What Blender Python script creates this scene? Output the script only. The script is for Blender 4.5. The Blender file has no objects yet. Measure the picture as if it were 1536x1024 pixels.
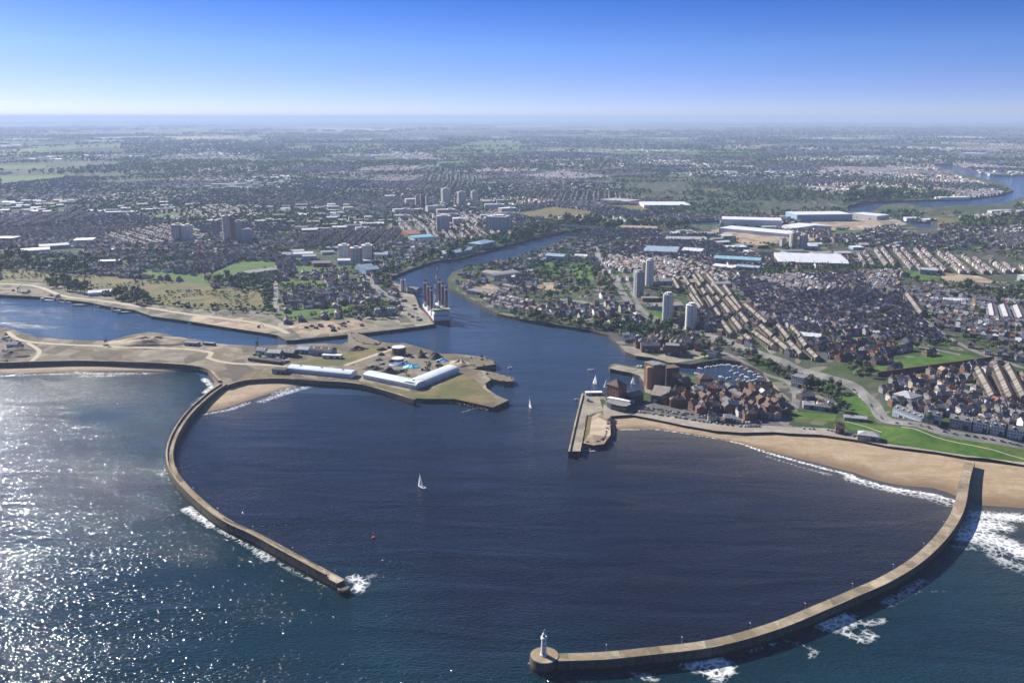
import bpy, math, random
import numpy as np
from mathutils import Vector, Matrix
from mathutils.geometry import delaunay_2d_cdt
random.seed(7)
RNG = np.random.default_rng(7)
PI = math.pi
S = bpy.context.scene
COL = S.collection
HC = 320.0                       # height of the aircraft over the water, metres
F = 1330.0                       # focal length in photograph pixels (1536 wide)
PITCH = math.atan((512 - 175) / F)
CP, SP = math.cos(PITCH), math.sin(PITCH)
SUN_AZ, SUN_EL = math.radians(-48), math.radians(33)      # azimuth from the view direction, towards the left

# ------------------------------------------------------------------ survey: photograph pixel <-> ground
def G(px, py, z=2.5):
    u = (px - 768) / F; v = (512 - py) / F
    dz = -SP + v * CP
    t = (z - HC) / dz
    return (t * u, t * (CP + v * SP))
def PX(x, y, z):
    dep = y * CP + (HC - z) * SP
    return 768 + F * x / dep, 512 - F * (y * SP - (HC - z) * CP) / dep, dep
def poly(pts, z=2.5):
    return [tuple(p[1:]) if p[0] == 'w' else G(p[0], p[1], z) for p in pts]
def pip(P, pg):
    x, y = P[:, 0], P[:, 1]
    r = np.zeros(len(P), bool)
    n = len(pg); xa = np.array([p[0] for p in pg]); ya = np.array([p[1] for p in pg])
    sel = np.where((x >= xa.min()) & (x <= xa.max()) & (y >= ya.min()) & (y <= ya.max()))[0]
    if len(sel) == 0: return r
    xs, ys = x[sel], y[sel]; rr = np.zeros(len(sel), bool)
    for i in range(n):
        x1, y1 = pg[i]; x2, y2 = pg[(i + 1) % n]
        if y1 == y2: continue
        c = (y1 > ys) != (y2 > ys)
        rr ^= c & (xs < (x2 - x1) * (ys - y1) / (y2 - y1) + x1)
    r[sel] = rr
    return r
def pdist(P, line, closed=False):
    """distance from points to a polyline"""
    L = list(line) + ([line[0]] if closed else [])
    d = np.full(len(P), 1e12)
    for (x1, y1), (x2, y2) in zip(L[:-1], L[1:]):
        dx, dy = x2 - x1, y2 - y1
        l2 = dx * dx + dy * dy + 1e-9
        t = np.clip(((P[:, 0] - x1) * dx + (P[:, 1] - y1) * dy) / l2, 0, 1)
        d = np.minimum(d, (P[:, 0] - x1 - t * dx) ** 2 + (P[:, 1] - y1 - t * dy) ** 2)
    return np.sqrt(d)
def sm(t): t = np.clip(t, 0, 1); return t * t * (3 - 2 * t)
def resample(line, step, smooth=True):
    L = [np.array(p, float) for p in line]
    out = []
    for i in range(len(L) - 1):
        p0 = L[max(i - 1, 0)]; p1 = L[i]; p2 = L[i + 1]; p3 = L[min(i + 2, len(L) - 1)]
        n = max(1, int(np.linalg.norm(p2 - p1) / step))
        for k in range(n):
            t = k / n
            if smooth:
                out.append(0.5 * (2 * p1 + (p2 - p0) * t + (2 * p0 - 5 * p1 + 4 * p2 - p3) * t * t + (-p0 + 3 * p1 - 3 * p2 + p3) * t ** 3))
            else: out.append(p1 + (p2 - p1) * t)
    out.append(L[-1])
    return [tuple(p) for p in out]
def buffer(line, w):
    L = [np.array(p) for p in line]; le, ri = [], []
    for i, p in enumerate(L):
        a = L[max(i - 1, 0)]; b = L[min(i + 1, len(L) - 1)]
        d = b - a; d = d / (np.linalg.norm(d) + 1e-9); n = np.array((-d[1], d[0]))
        le.append(tuple(p + n * w / 2)); ri.append(tuple(p - n * w / 2))
    return le + ri[::-1]
def vnoise(P, s, seed=0):
    """smooth value noise 0..1 at wavelength s metres"""
    q = P / s + 1000.0 + seed * 17.3; i = np.floor(q).astype(np.int64); f = q - i; f = f * f * (3 - 2 * f)
    def h(a, b):
        n = (a * 374761393 + b * 668265263 + seed * 69069) & 0x7fffffff
        n = ((n ^ (n >> 13)) * 1274126177) & 0x7fffffff
        return ((n ^ (n >> 16)) & 0xffff) / 65535.0
    a = h(i[:, 0], i[:, 1]); b = h(i[:, 0] + 1, i[:, 1]); c = h(i[:, 0], i[:, 1] + 1); d = h(i[:, 0] + 1, i[:, 1] + 1)
    return (a * (1 - f[:, 0]) + b * f[:, 0]) * (1 - f[:, 1]) + (c * (1 - f[:, 0]) + d * f[:, 0]) * f[:, 1]

# ------------------------------------------------------------------ relief
PLAT = poly([(860, 484), (1000, 503), (1100, 534), (1180, 562), (1262, 600), (1296, 634), (1326, 668), (1402, 680), (1480, 692), (1536, 700), (1760, 735),
             ('w', 3500, 900), ('w', 3500, 2500), (1536, 346), (1000, 352), (905, 372), (850, 405), (835, 440)], 5)
PLAT_H = 13.0
def H(P):
    P = np.asarray(P, float).reshape(-1, 2)
    z = np.full(len(P), 5.0)
    ins = pip(P, PLAT)
    if ins.any():
        d = pdist(P[ins], PLAT, True)
        z[ins] += PLAT_H * sm(d / 75.0) + (vnoise(P[ins], 38, 8) - .5) * 4.5 * sm(d / 15) * sm((88 - d) / 20)
    return z
def H1(x, y): return float(H([(x, y)])[0])
def GL(px, py):
    """pixel -> point on the land surface"""
    z = 5.0
    for _ in range(8):
        x, y = G(px, py, z); z = 0.5 * z + 0.5 * H1(x, y)
    x, y = G(px, py, z)
    return (x, y, H1(x, y))
def lpoly(pts):
    return [tuple(p[1:]) if p[0] == 'w' else GL(p[0], p[1])[:2] for p in pts]

# ------------------------------------------------------------------ materials
class N:
    """small node-tree writer"""
    def __init__(s, name):
        s.m = bpy.data.materials.new(name); s.m.use_nodes = True; s.t = s.m.node_tree
        s.b = s.t.nodes['Principled BSDF']; s.out = s.t.nodes['Material Output']
        s.tc = None
    def n(s, typ, **kw):
        o = s.t.nodes.new(typ)
        for k, v in kw.items():
            if k.startswith('i_'):
                key = k[2:]; key = int(key) if key.isdigit() else key
                if isinstance(v, bpy.types.NodeSocket): s.t.links.new(v, o.inputs[key])
                else: o.inputs[key].default_value = v
            else: setattr(o, k, v)
        return o
    def pos(s):
        if not s.tc: s.tc = s.n('ShaderNodeTexCoord')
        return s.tc.outputs['Object']
    def wpos(s): return s.n('ShaderNodeNewGeometry').outputs['Position']
    def noise(s, vec, scale, detail=3, rough=.55, dist=0):
        o = s.n('ShaderNodeTexNoise'); s.t.links.new(vec, o.inputs['Vector'])
        o.inputs['Scale'].default_value = scale; o.inputs['Detail'].default_value = detail; o.inputs['Roughness'].default_value = rough; o.inputs['Distortion'].default_value = dist
        return o.outputs['Fac']
    def scale(s, vec, sc, rz=0):
        o = s.n('ShaderNodeMapping'); s.t.links.new(vec, o.inputs['Vector']); o.inputs['Scale'].default_value = sc; o.inputs['Rotation'].default_value = (0, 0, rz); return o.outputs[0]
    def ramp(s, fac, stops, interp='LINEAR'):
        o = s.n('ShaderNodeValToRGB'); s.t.links.new(fac, o.inputs[0]); e = o.color_ramp.elements; o.color_ramp.interpolation = interp
        while len(e) < len(stops): e.new(0.5)
        for k, (p, c) in enumerate(stops):
            e[k].position = p; e[k].color = (*c, 1) if len(c) == 3 else c
        return o.outputs[0]
    def math(s, op, a, b=None, c=None, clamp=False):
        o = s.n('ShaderNodeMath', operation=op, use_clamp=clamp)
        for k, v in enumerate((a, b, c)):
            if v is None: continue
            if isinstance(v, bpy.types.NodeSocket): s.t.links.new(v, o.inputs[k])
            else: o.inputs[k].default_value = v
        return o.outputs[0]
    def mix(s, fac, a, b, mode='MIX'):
        o = s.n('ShaderNodeMix', data_type='RGBA', blend_type=mode)
        for k, v in ((0, fac), (6, a), (7, b)):
            if isinstance(v, bpy.types.NodeSocket): s.t.links.new(v, o.inputs[k])
            else: o.inputs[k].default_value = v if k == 0 else (*v, 1)
        return o.outputs[2]
    def attr(s, name):
        return s.n('ShaderNodeAttribute', attribute_name=name)
    def set(s, **kw):
        for k, v in kw.items():
            key = {'color': 'Base Color', 'rough': 'Roughness', 'metal': 'Metallic', 'normal': 'Normal', 'spec': 'Specular IOR Level'}[k]
            if isinstance(v, bpy.types.NodeSocket): s.t.links.new(v, s.b.inputs[key])
            else: s.b.inputs[key].default_value = (*v, 1) if k == 'color' else v
        return s
    def bump(s, h, strength=.3, dist=1.0, normal=None):
        o = s.n('ShaderNodeBump'); s.t.links.new(h, o.inputs['Height'])
        o.inputs['Distance'].default_value = dist
        if isinstance(strength, bpy.types.NodeSocket): s.t.links.new(strength, o.inputs['Strength'])
        else: o.inputs['Strength'].default_value = strength
        if normal is not None: s.t.links.new(normal, o.inputs['Normal'])
        return o.outputs[0]
MATS = {}
def mottled(name, c1, c2, scale=.3, rough=.85, bump=0.0, c3=None, big=.02):
    if name in MATS: return MATS[name]
    n = N(name); p = n.pos()
    f = n.noise(p, scale, 5, .65)
    col = n.ramp(f, [(.32, c1), (.68, c2)])
    if c3 is not None:
        col = n.mix(n.ramp(n.noise(p, big, 4, .6, .6), [(.45, (0, 0, 0)), (.6, (1, 1, 1))]), col, c3)
    n.set(color=col, rough=rough, spec=.25)
    if bump: n.set(normal=n.bump(f, bump, 1.0))
    MATS[name] = n.m
    return n.m
def paint(name, c, rough=.6, var=.18, scale=.35, metal=0.0):
    if name in MATS: return MATS[name]
    n = N(name); p = n.pos()
    f = n.noise(p, scale, 4, .6)
    f2 = n.noise(n.scale(p, (2.2, 2.2, .25)), .9, 3)
    k = n.math('ADD', n.math('MULTIPLY', f, var * 2), n.math('MULTIPLY_ADD', f2, var, 1 - 1.5 * var))
    n.set(color=n.mix(1.0, c, n.n('ShaderNodeCombineColor', i_0=k, i_1=k, i_2=k).outputs[0], 'MULTIPLY'), rough=rough, metal=metal, spec=.3)
    MATS[name] = n.m
    return n.m

# ------------------------------------------------------------------ mesh helpers
class MB:
    def __init__(s): s.v = []; s.f = []; s.mi = []; s.cm = 0
    def add(s, vs, fs):
        o = len(s.v); s.v += [tuple(v) for v in vs]; s.f += [[o + i for i in f] for f in fs]; s.mi += [s.cm] * len(fs); return s
    def quad(s, a, b, c, d): return s.add([a, b, c, d], [(0, 1, 2, 3)])
    def box(s, cx, cy, z0, sx, sy, sz, rz=0, taper=1.0):
        c, n = math.cos(rz), math.sin(rz); vs = []
        for z, k in ((z0, 1), (z0 + sz, taper)):
            for x, y in ((-1, -1), (1, -1), (1, 1), (-1, 1)):
                X, Y = x * sx / 2 * k, y * sy / 2 * k
                vs.append((cx + X * c - Y * n, cy + X * n + Y * c, z))
        return s.add(vs, [(3, 2, 1, 0), (4, 5, 6, 7), (0, 1, 5, 4), (1, 2, 6, 5), (2, 3, 7, 6), (3, 0, 4, 7)])
    def prism(s, pg, z0, z1, top=True):
        n = len(pg)
        a = sum(pg[i][0] * pg[(i + 1) % n][1] - pg[(i + 1) % n][0] * pg[i][1] for i in range(n))
        if a < 0: pg = pg[::-1]
        z0 = z0 if isinstance(z0, (list, tuple)) else [z0] * n
        z1 = z1 if isinstance(z1, (list, tuple)) else [z1] * n
        vs = [(p[0], p[1], z0[i]) for i, p in enumerate(pg)] + [(p[0], p[1], z1[i]) for i, p in enumerate(pg)]
        fs = [(i, (i + 1) % n, n + (i + 1) % n, n + i) for i in range(n)]
        if top: fs.append(tuple(range(n, 2 * n)))
        return s.add(vs, fs)
    def lathe(s, prof, n=16, c=(0, 0)):
        vs = []
        for r, z in prof:
            for k in range(n): vs.append((c[0] + r * math.cos(2 * PI * k / n), c[1] + r * math.sin(2 * PI * k / n), z))
        fs = [(i * n + k, i * n + (k + 1) % n, (i + 1) * n + (k + 1) % n, (i + 1) * n + k) for i in range(len(prof) - 1) for k in range(n)]
        fs.append(tuple((len(prof) - 1) * n + k for k in range(n)))
        return s.add(vs, fs)
    def tube(s, p, q, r, n=8, r2=None):
        p, q = Vector(p), Vector(q); d = (q - p).normalized()
        a = d.orthogonal().normalized(); b = d.cross(a); r2 = r if r2 is None else r2
        vs = [tuple(p + a * r * math.cos(2 * PI * k / n) + b * r * math.sin(2 * PI * k / n)) for k in range(n)]
        vs += [tuple(q + a * r2 * math.cos(2 * PI * k / n) + b * r2 * math.sin(2 * PI * k / n)) for k in range(n)]
        return s.add(vs, [(k, (k + 1) % n, n + (k + 1) % n, n + k) for k in range(n)] + [tuple(range(n))[::-1], tuple(range(n, 2 * n))])
    def mesh(s, name, mats, smooth=False):
        me = bpy.data.meshes.new(name); me.from_pydata(s.v, [], s.f)
        for m in (mats if isinstance(mats, (list, tuple)) else [mats]): me.materials.append(m)
        me.polygons.foreach_set('material_index', s.mi)
        if smooth: me.polygons.foreach_set('use_smooth', [True] * len(me.polygons))
        me.update(); return me
    def build(s, name, mats, parent=None, loc=None, smooth=False):
        o = bpy.data.objects.new(name, s.mesh(name, mats, smooth)); COL.objects.link(o)
        if parent is not None: o.parent = parent
        if loc is not None: o.location = loc
        return o
def tag(o, label=None, cat=None, group=None, kind=None):
    if label: o['label'] = label
    if cat: o['category'] = cat
    if group: o['group'] = group
    if kind: o['kind'] = kind
    return o
def thing(name, label, cat, loc=(0, 0, 0), rz=0, group=None):
    o = bpy.data.objects.new(name, None); COL.objects.link(o); o.location = loc; o.rotation_euler = (0, 0, rz); o.empty_display_size = 2
    return tag(o, label, cat, group)
def copy_tree(o, parent=None):
    c = o.copy(); COL.objects.link(c)
    if parent is not None: c.parent = parent
    for ch in list(o.children): copy_tree(ch, c)
    return c
def np_mesh(name, V, quads, tris, mat, fcol=None, smooth=False):
    """big mesh from numpy arrays; fcol: colours of quads then tris"""
    me = bpy.data.meshes.new(name)
    nq, nt = len(quads), len(tris)
    me.vertices.add(len(V)); me.vertices.foreach_set('co', np.asarray(V, np.float32).ravel())
    me.loops.add(nq * 4 + nt * 3)
    li = np.concatenate([np.asarray(quads).ravel(), np.asarray(tris).ravel()]).astype(np.int32)
    me.loops.foreach_set('vertex_index', li)
    me.polygons.add(nq + nt)
    st = np.concatenate([np.arange(nq) * 4, nq * 4 + np.arange(nt) * 3]).astype(np.int32)
    me.polygons.foreach_set('loop_start', st)
    me.polygons.foreach_set('use_smooth', np.full(nq + nt, bool(smooth)))
    me.update(calc_edges=True); me.validate()
    if fcol is not None:
        a = me.attributes.new('col', 'FLOAT_COLOR', 'FACE')
        c = np.ones((nq + nt, 4), np.float32); c[:, :3] = fcol
        a.data.foreach_set('color', c.ravel())
    me.materials.append(mat)
    o = bpy.data.objects.new(name, me); COL.objects.link(o)
    return o
EXCL = []          # footprints where no further house or tree may stand
# ------------------------------------------------------------------ coast, roads, fields (surveyed outlines)
BT = [(915, 627), (947, 625), (979, 631), (1026, 641), (1072, 649), (1113, 652), (1160, 651), (1183, 653), (1230, 655), (1286, 663), (1330, 672), (1402, 681), (1448, 689), (1480, 692), (1536, 700), (1640, 716), (1760, 735)]
BW = [(919, 646), (935, 643), (979, 641.5), (1019, 646), (1072, 655), (1113, 664), (1136, 673), (1183, 687), (1239, 702), (1271, 711), (1338, 730), (1398, 739), (1432, 749), (1462, 765), (1536, 768), (1640, 778), (1760, 800)]
MAIN = poly([('w', -110000, 110000), ('w', -110000, 1500), (-300, 432), (0, 444), (60, 447), (131, 455), (164, 462), (202, 467), (227, 476), (284, 484), (340, 493), (400, 502), (416, 505), (430, 513), (443, 512), (522, 504),
        (569, 499), (626, 492), (652, 488), (640, 474), (629, 462), (625, 450), (619, 440), (611, 432), (600, 427), (586, 421), (590, 416), (614, 406), (651, 393), (687, 389), (718, 381), (750, 372), (799, 359), (822, 354), (845, 349), (872, 345.5),
        (900, 344), (880, 349), (848, 358), (820, 372), (786, 381), (760, 391), (735, 396), (700, 402), (678, 410), (671, 420), (675, 434), (697, 444), (719, 458), (746, 472), (780, 480), (835, 489), (885, 497), (913, 505),
        (926, 517), (938, 530), (954, 536), (979, 539), (1003, 546), (1035, 549), (1080, 541), (1110, 545), (1144, 560), (1150, 572), (1120, 577), (1080, 574), (1040, 566), (1015, 559), (992, 554), (972, 556), (960, 553), (945, 551), (927, 547), (913, 551),
        (915, 556), (927, 558), (948, 562), (959, 566), (966, 577), (967, 588), (946, 588), (918, 592), (908, 596), (898, 592), (872, 591), (852, 680), (869, 680), (872, 667), (890, 671), (906, 669), (916, 655)]) + poly(BT) + [(110000, -500), (110000, 110000)]
ISLE = poly([('w', -110000, 1400), (-300, 470), (0, 492), (16, 495), (55, 508), (110, 512), (164, 514), (190, 506), (224, 500), (250, 503), (278, 513), (342, 519), (383, 521), (448, 519), (489, 517), (511, 519), (522, 515), (522, 503), (533, 500), (548, 506), (560, 512), (570, 515),
        (590, 517), (607, 517), (640, 526), (662, 533), (683, 533), (719, 537), (744, 545), (744, 550), (708, 556), (735, 560), (771, 569), (771, 575), (755, 575), (738, 571), (728, 578), (730, 585), (746, 596), (763, 603), (739, 614), (708, 607), (681, 601), (637, 601), (623, 600),
        (585, 590), (533, 577), (476, 573), (429, 571), (400, 571), (366, 574), (342, 583), (318, 590), (322, 575), (312, 561), (290, 553), (208, 549), (115, 546), (0, 549), (-300, 551), ('w', -110000, 1050)])
HOLES = [poly(p, 4) for p in (
    [(1402, 246), (1430, 246.5), (1456, 255), (1490, 264), (1536, 263.5), (1700, 264), (1700, 290), (1536, 295), (1511, 304), (1472, 308), (1430, 308), (1396, 312), (1357, 305), (1326, 307), (1307, 318), (1273, 318), (1271, 310), (1297, 303), (1370, 301), (1456, 298), (1498, 293), (1520, 286), (1506, 275), (1472, 267), (1448, 263), (1430, 256), (1407, 251)],
    [(1336, 324), (1365, 332), (1396, 334), (1417, 340), (1383, 342), (1358, 336)],
    [(1030, 333), (1080, 331), (1083, 337), (1046, 338)])]
ROADS = [(lpoly(l), w) for l, w in (
    ([(893, 370), (905, 398), (925, 425), (945, 455), (975, 476), (1010, 488), (1060, 503), (1110, 520), (1160, 537), (1200, 555), (1250, 568), (1285, 582), (1310, 605), (1330, 630), (1400, 643), (1536, 668), (1700, 700)], 13),
    ([(1063, 521), (1100, 535), (1136, 556), (1160, 565), (1183, 574), (1194, 592), (1192, 611)], 9),
    ([(415, 398), (413, 429), (415, 467)], 9), ([(544, 410), (571, 437), (604, 459), (640, 480)], 13),
    ([(760, 455), (800, 468), (850, 478), (900, 487)], 5), ([(835, 447), (870, 452), (905, 455), (940, 450)], 7),
    ([(1383, 478), (1420, 505), (1461, 526), (1500, 540), (1536, 552)], 9), ([(1352, 446), (1383, 478)], 9),
    ([(1130, 492), (1200, 500), (1290, 508), (1380, 520), (1440, 532)], 8),
    ([(1050, 430), (1100, 470), (1160, 530)], 8), ([(940, 420), (960, 460), (985, 478)], 7))]
TRACKS = [(lpoly(l), w) for l, w in (
    ([(-50, 424), (46, 428), (96, 444), (153, 451), (219, 461), (290, 472), (370, 482), (410, 490), (432, 500)], 9),
    ([(11, 497), (41, 512), (153, 519), (273, 523), (317, 529), (312, 536), (342, 544), (400, 547), (430, 549)], 7),
    ([(1352, 640), (1400, 654), (1460, 668), (1536, 688)], 1.3), ([(1270, 632), (1300, 640), (1322, 648)], 1.3),
    ([(41, 514), (58, 525), (55, 535), (42, 545)], 6), ([(590, 523), (560, 533), (517, 548)], 7))]
def P_(*ls): return [lpoly(l) for l in ls]
AREAS = [   # in order of precedence
 ('road', [buffer(resample(l, 12), w) for l, w in ROADS]),
 ('track', [buffer(resample(l, 12), w) for l, w in TRACKS]),
 ('promenade', P_([(905, 606), (925, 616), (1000, 623), (1050, 631), (1113, 639), (1150, 638), (1185, 640), (1240, 642), (1290, 652), (1330, 665), (1400, 675), (1450, 683), (1536, 693), (1760, 727), (1760, 736)] + BT[::-1][1:] + [(905, 626)])),
 ('quay_paving', P_([(872, 591), (852, 680), (869, 680), (879, 624), (905, 615), (902, 606), (898, 592)], [(913, 551), (927, 547), (960, 553), (985, 556), (975, 590), (967, 588), (966, 577), (948, 562)],
    [(926, 517), (938, 530), (979, 539), (1003, 545), (1040, 540), (1070, 532), (1040, 524), (980, 533), (950, 520)],
    [(590, 424), (600, 427), (611, 432), (619, 440), (625, 450), (629, 462), (640, 474), (652, 488), (626, 492), (606, 470)], [(1108, 552), (1144, 560), (1170, 585), (1186, 600), (1160, 596), (1150, 574)])),
 ('grass_lawn', P_([(1311, 549), (1342, 539), (1423, 529), (1461, 533), (1464, 538), (1402, 545), (1323, 557)], [(1252, 503), (1277, 511), (1370, 522), (1380, 517)], [(1352, 403), (1383, 408), (1412, 421), (1385, 422), (1362, 414)], [(1389, 486), (1408, 494), (1406, 502), (1394, 496)],
    [(1183, 616), (1255, 622), (1252, 632), (1180, 627)], [(1261, 628), (1320, 638), (1362, 642), (1448, 657), (1536, 675), (1700, 708), (1760, 722), (1536, 692), (1480, 688), (1402, 675), (1336, 664), (1310, 650), (1270, 641)], [(1255, 592), (1295, 583), (1305, 605), (1322, 627), (1283, 620)],
    [(437, 398), (484, 399), (495, 406), (446, 409)], [(424, 421), (484, 420), (487, 430), (426, 433)], [(514, 418), (541, 417), (540, 425)], [(410, 474), (448, 465), (503, 462), (541, 455), (541, 461), (511, 470), (435, 481)], [(566, 446), (577, 443), (590, 454), (571, 457)],
    [(191, 415), (221, 406), (306, 415), (320, 429), (273, 421)], [(318, 407), (345, 397), (374, 391), (418, 393), (415, 403), (370, 413), (325, 416)],
    [(678, 418), (697, 417), (713, 424), (689, 429)], [(760, 467), (816, 471), (816, 474), (760, 471)], [(816, 392), (847, 394), (838, 414), (819, 411)], [(854, 400), (885, 399), (891, 421), (863, 417)], [(916, 410), (954, 408), (951, 417), (922, 419)],
    [(938, 458), (960, 461), (997, 471), (997, 483), (976, 478)], [(960, 520), (985, 519), (985, 524), (965, 526)], [(866, 612), (902, 612), (905, 619), (862, 620)], [(1036, 564), (1050, 563), (1052, 568), (1037, 569)],
    [(0, 265), (96, 262), (99, 268), (0, 278)], [(0, 249), (75, 247), (62, 253), (0, 254)], [(39, 220), (182, 216.5), (182, 221), (44, 222)], [(52, 197), (88, 196.5), (86, 199), (54, 199)], [(208, 324), (286, 317), (289, 321), (255, 328)], [(216, 245.5), (247, 243.5), (247, 247)], [(328, 208), (388, 205), (390, 211), (365, 214)],
    [(378, 347), (422, 346), (380, 355)], [(461, 273), (505, 269), (484, 275)], [(674, 220), (718, 213), (780, 214), (780, 221), (718, 221)], [(898, 214.5), (966, 213), (966, 215.5)], [(1072, 223), (1145, 223), (1130, 228), (1075, 227)], [(1185, 234), (1274, 238), (1266, 240), (1196, 238)], [(1282, 276), (1316, 276), (1316, 279), (1282, 279)], [(1240, 346), (1292, 346), (1297, 351), (1248, 356)],
    [(480, 232), (545, 229), (540, 234), (490, 236)], [(430, 222), (470, 219), (465, 225), (436, 226)], [(560, 236), (600, 235), (595, 240), (562, 240)], [(1000, 262), (1040, 262), (1036, 266), (1004, 266)], [(650, 243), (700, 241), (712, 246), (660, 248)], [(100, 246), (130, 244), (128, 248)], [(1290, 237), (1336, 240), (1330, 243), (1292, 241)])),
 ('dry_grass', P_([(0, 406), (46, 404), (90, 413), (164, 414), (191, 418), (300, 423), (322, 432), (394, 433), (397, 462), (322, 462), (300, 462), (235, 456), (169, 445), (131, 434), (71, 423), (20, 420), (0, 418)],
    [(380, 557), (425, 562), (480, 569), (533, 571), (548, 572), (622, 588), (640, 588), (690, 560), (712, 568), (725, 582), (748, 601), (720, 606), (680, 598), (630, 598), (585, 587), (533, 574), (476, 570), (400, 568), (350, 573)], [(440, 546), (500, 530), (560, 519), (585, 520), (560, 531), (510, 549)],
    [(875, 624), (888, 625), (884, 650), (872, 664)], [(770, 320), (830, 310), (890, 317), (882, 324), (820, 327), (796, 329)], [(908, 308), (973, 308), (971, 319), (942, 316)], [(1386, 324), (1430, 327), (1433, 340), (1394, 332)], [(0, 418), (20, 420), (40, 428), (0, 426)],
    [(875, 199), (916, 190), (1010, 196), (1007, 200), (885, 202)], [(513, 209), (557, 207), (557, 214)], [(1430, 217), (1485, 216), (1480, 221), (1436, 220)], [(1020, 284), (1088, 284), (1072, 289)], [(1160, 279), (1255, 278), (1250, 281), (1165, 281)])),
 ('yard', P_([(432, 489), (462, 482), (533, 480), (566, 488), (533, 495), (489, 502), (451, 504)], [(804, 424), (835, 424), (832, 436), (807, 435)], [(785, 461), (804, 456), (822, 461), (795, 466)], [(1408, 408), (1467, 414), (1500, 424), (1417, 424)], [(1065, 345), (1090, 340), (1200, 352), (1230, 360), (1120, 368)], [(697, 431), (735, 425), (760, 436), (722, 446)],
    [(880, 630), (898, 618), (915, 628), (916, 655), (906, 669), (872, 667), (884, 650)],
    [(290, 472), (370, 476), (420, 492), (400, 500), (284, 482)], [(1200, 330), (1330, 325), (1365, 336), (1300, 345), (1230, 345)])),
 ('paving', P_([(925, 612), (972, 606), (990, 592), (1030, 584), (1045, 576), (1110, 581), (1150, 577), (1186, 600), (1192, 614), (1182, 640), (1113, 638), (1050, 630), (1000, 622)], [(952, 519), (985, 506), (1030, 512), (1060, 521), (1038, 537), (1000, 530), (965, 526)])),
 ('dock_ground', [ISLE]),
 ('shore_ground', P_([(-300, 425), (20, 422), (71, 425), (131, 436), (169, 447), (235, 458), (322, 464), (400, 467), (430, 486), (470, 480), (540, 476), (600, 472), (610, 450), (640, 470), (660, 490), (569, 501), (440, 514), (400, 504), (284, 486), (202, 470), (131, 457), (0, 446), (-300, 436)])),
 ('farmland', [[(-110000, 110000), (-110000, 7500), (-6000, 7500), (-2500, 6700), (1500, 7600), (5000, 6900), (110000, 7500), (110000, 110000)]]),
]
def concrete(name, c1, c2, c3, sc=.12):
    return mottled(name, c1, c2, sc, .9, .15, c3, .03)
def grass(name, c1, c2, c3, sc=.09, big=.012):
    if name in MATS: return MATS[name]
    n = N(name); p = n.pos()
    f = n.noise(p, sc, 6, .7); st = n.noise(n.scale(p, (.03, .2, 1), .6), 1.0, 3)
    col = n.ramp(f, [(.3, c1), (.7, c2)])
    col = n.mix(n.ramp(n.noise(p, big, 4, .6, .8), [(.42, (0, 0, 0)), (.62, (.85, .85, .85))]), col, c3)
    col = n.mix(n.ramp(st, [(.5, (0, 0, 0)), (.75, (.5, .5, .5))]), col, tuple(a * .55 for a in c1))
    n.set(color=col, rough=.9, spec=.15, normal=n.bump(f, .5, 1.5)); MATS[name] = n.m
    return n.m
def town_mat():
    n = N('town_ground'); p = n.pos()
    f = n.noise(p, .06, 6, .7); g = n.noise(p, .012, 4, .6, .5); k = n.noise(p, .004, 3, .5)
    v = n.n('ShaderNodeTexVoronoi', feature='F1'); n.t.links.new(n.scale(p, (.07, .07, .07)), v.inputs['Vector']); v.inputs['Scale'].default_value = 1
    grey = n.ramp(f, [(.3, (.035, .035, .038)), (.6, (.085, .08, .078)), (.8, (.16, .15, .14))])
    green = n.ramp(f, [(.3, (.018, .032, .012)), (.7, (.06, .1, .03))])
    col = n.mix(n.ramp(g, [(.44, (0, 0, 0)), (.56, (1, 1, 1))]), grey, green)
    s = n.n('ShaderNodeSeparateColor', i_0=v.outputs['Color'])
    col = n.mix(n.ramp(s.outputs[0], [(.86, (0, 0, 0)), (.9, (.8, .8, .8))]), col, (.2, .18, .15))
    col = n.mix(n.ramp(k, [(.5, (0, 0, 0)), (.65, (.7, .7, .7))]), col, (.04, .065, .022))
    n.set(color=col, rough=.95, spec=.1); return n.m
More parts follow.
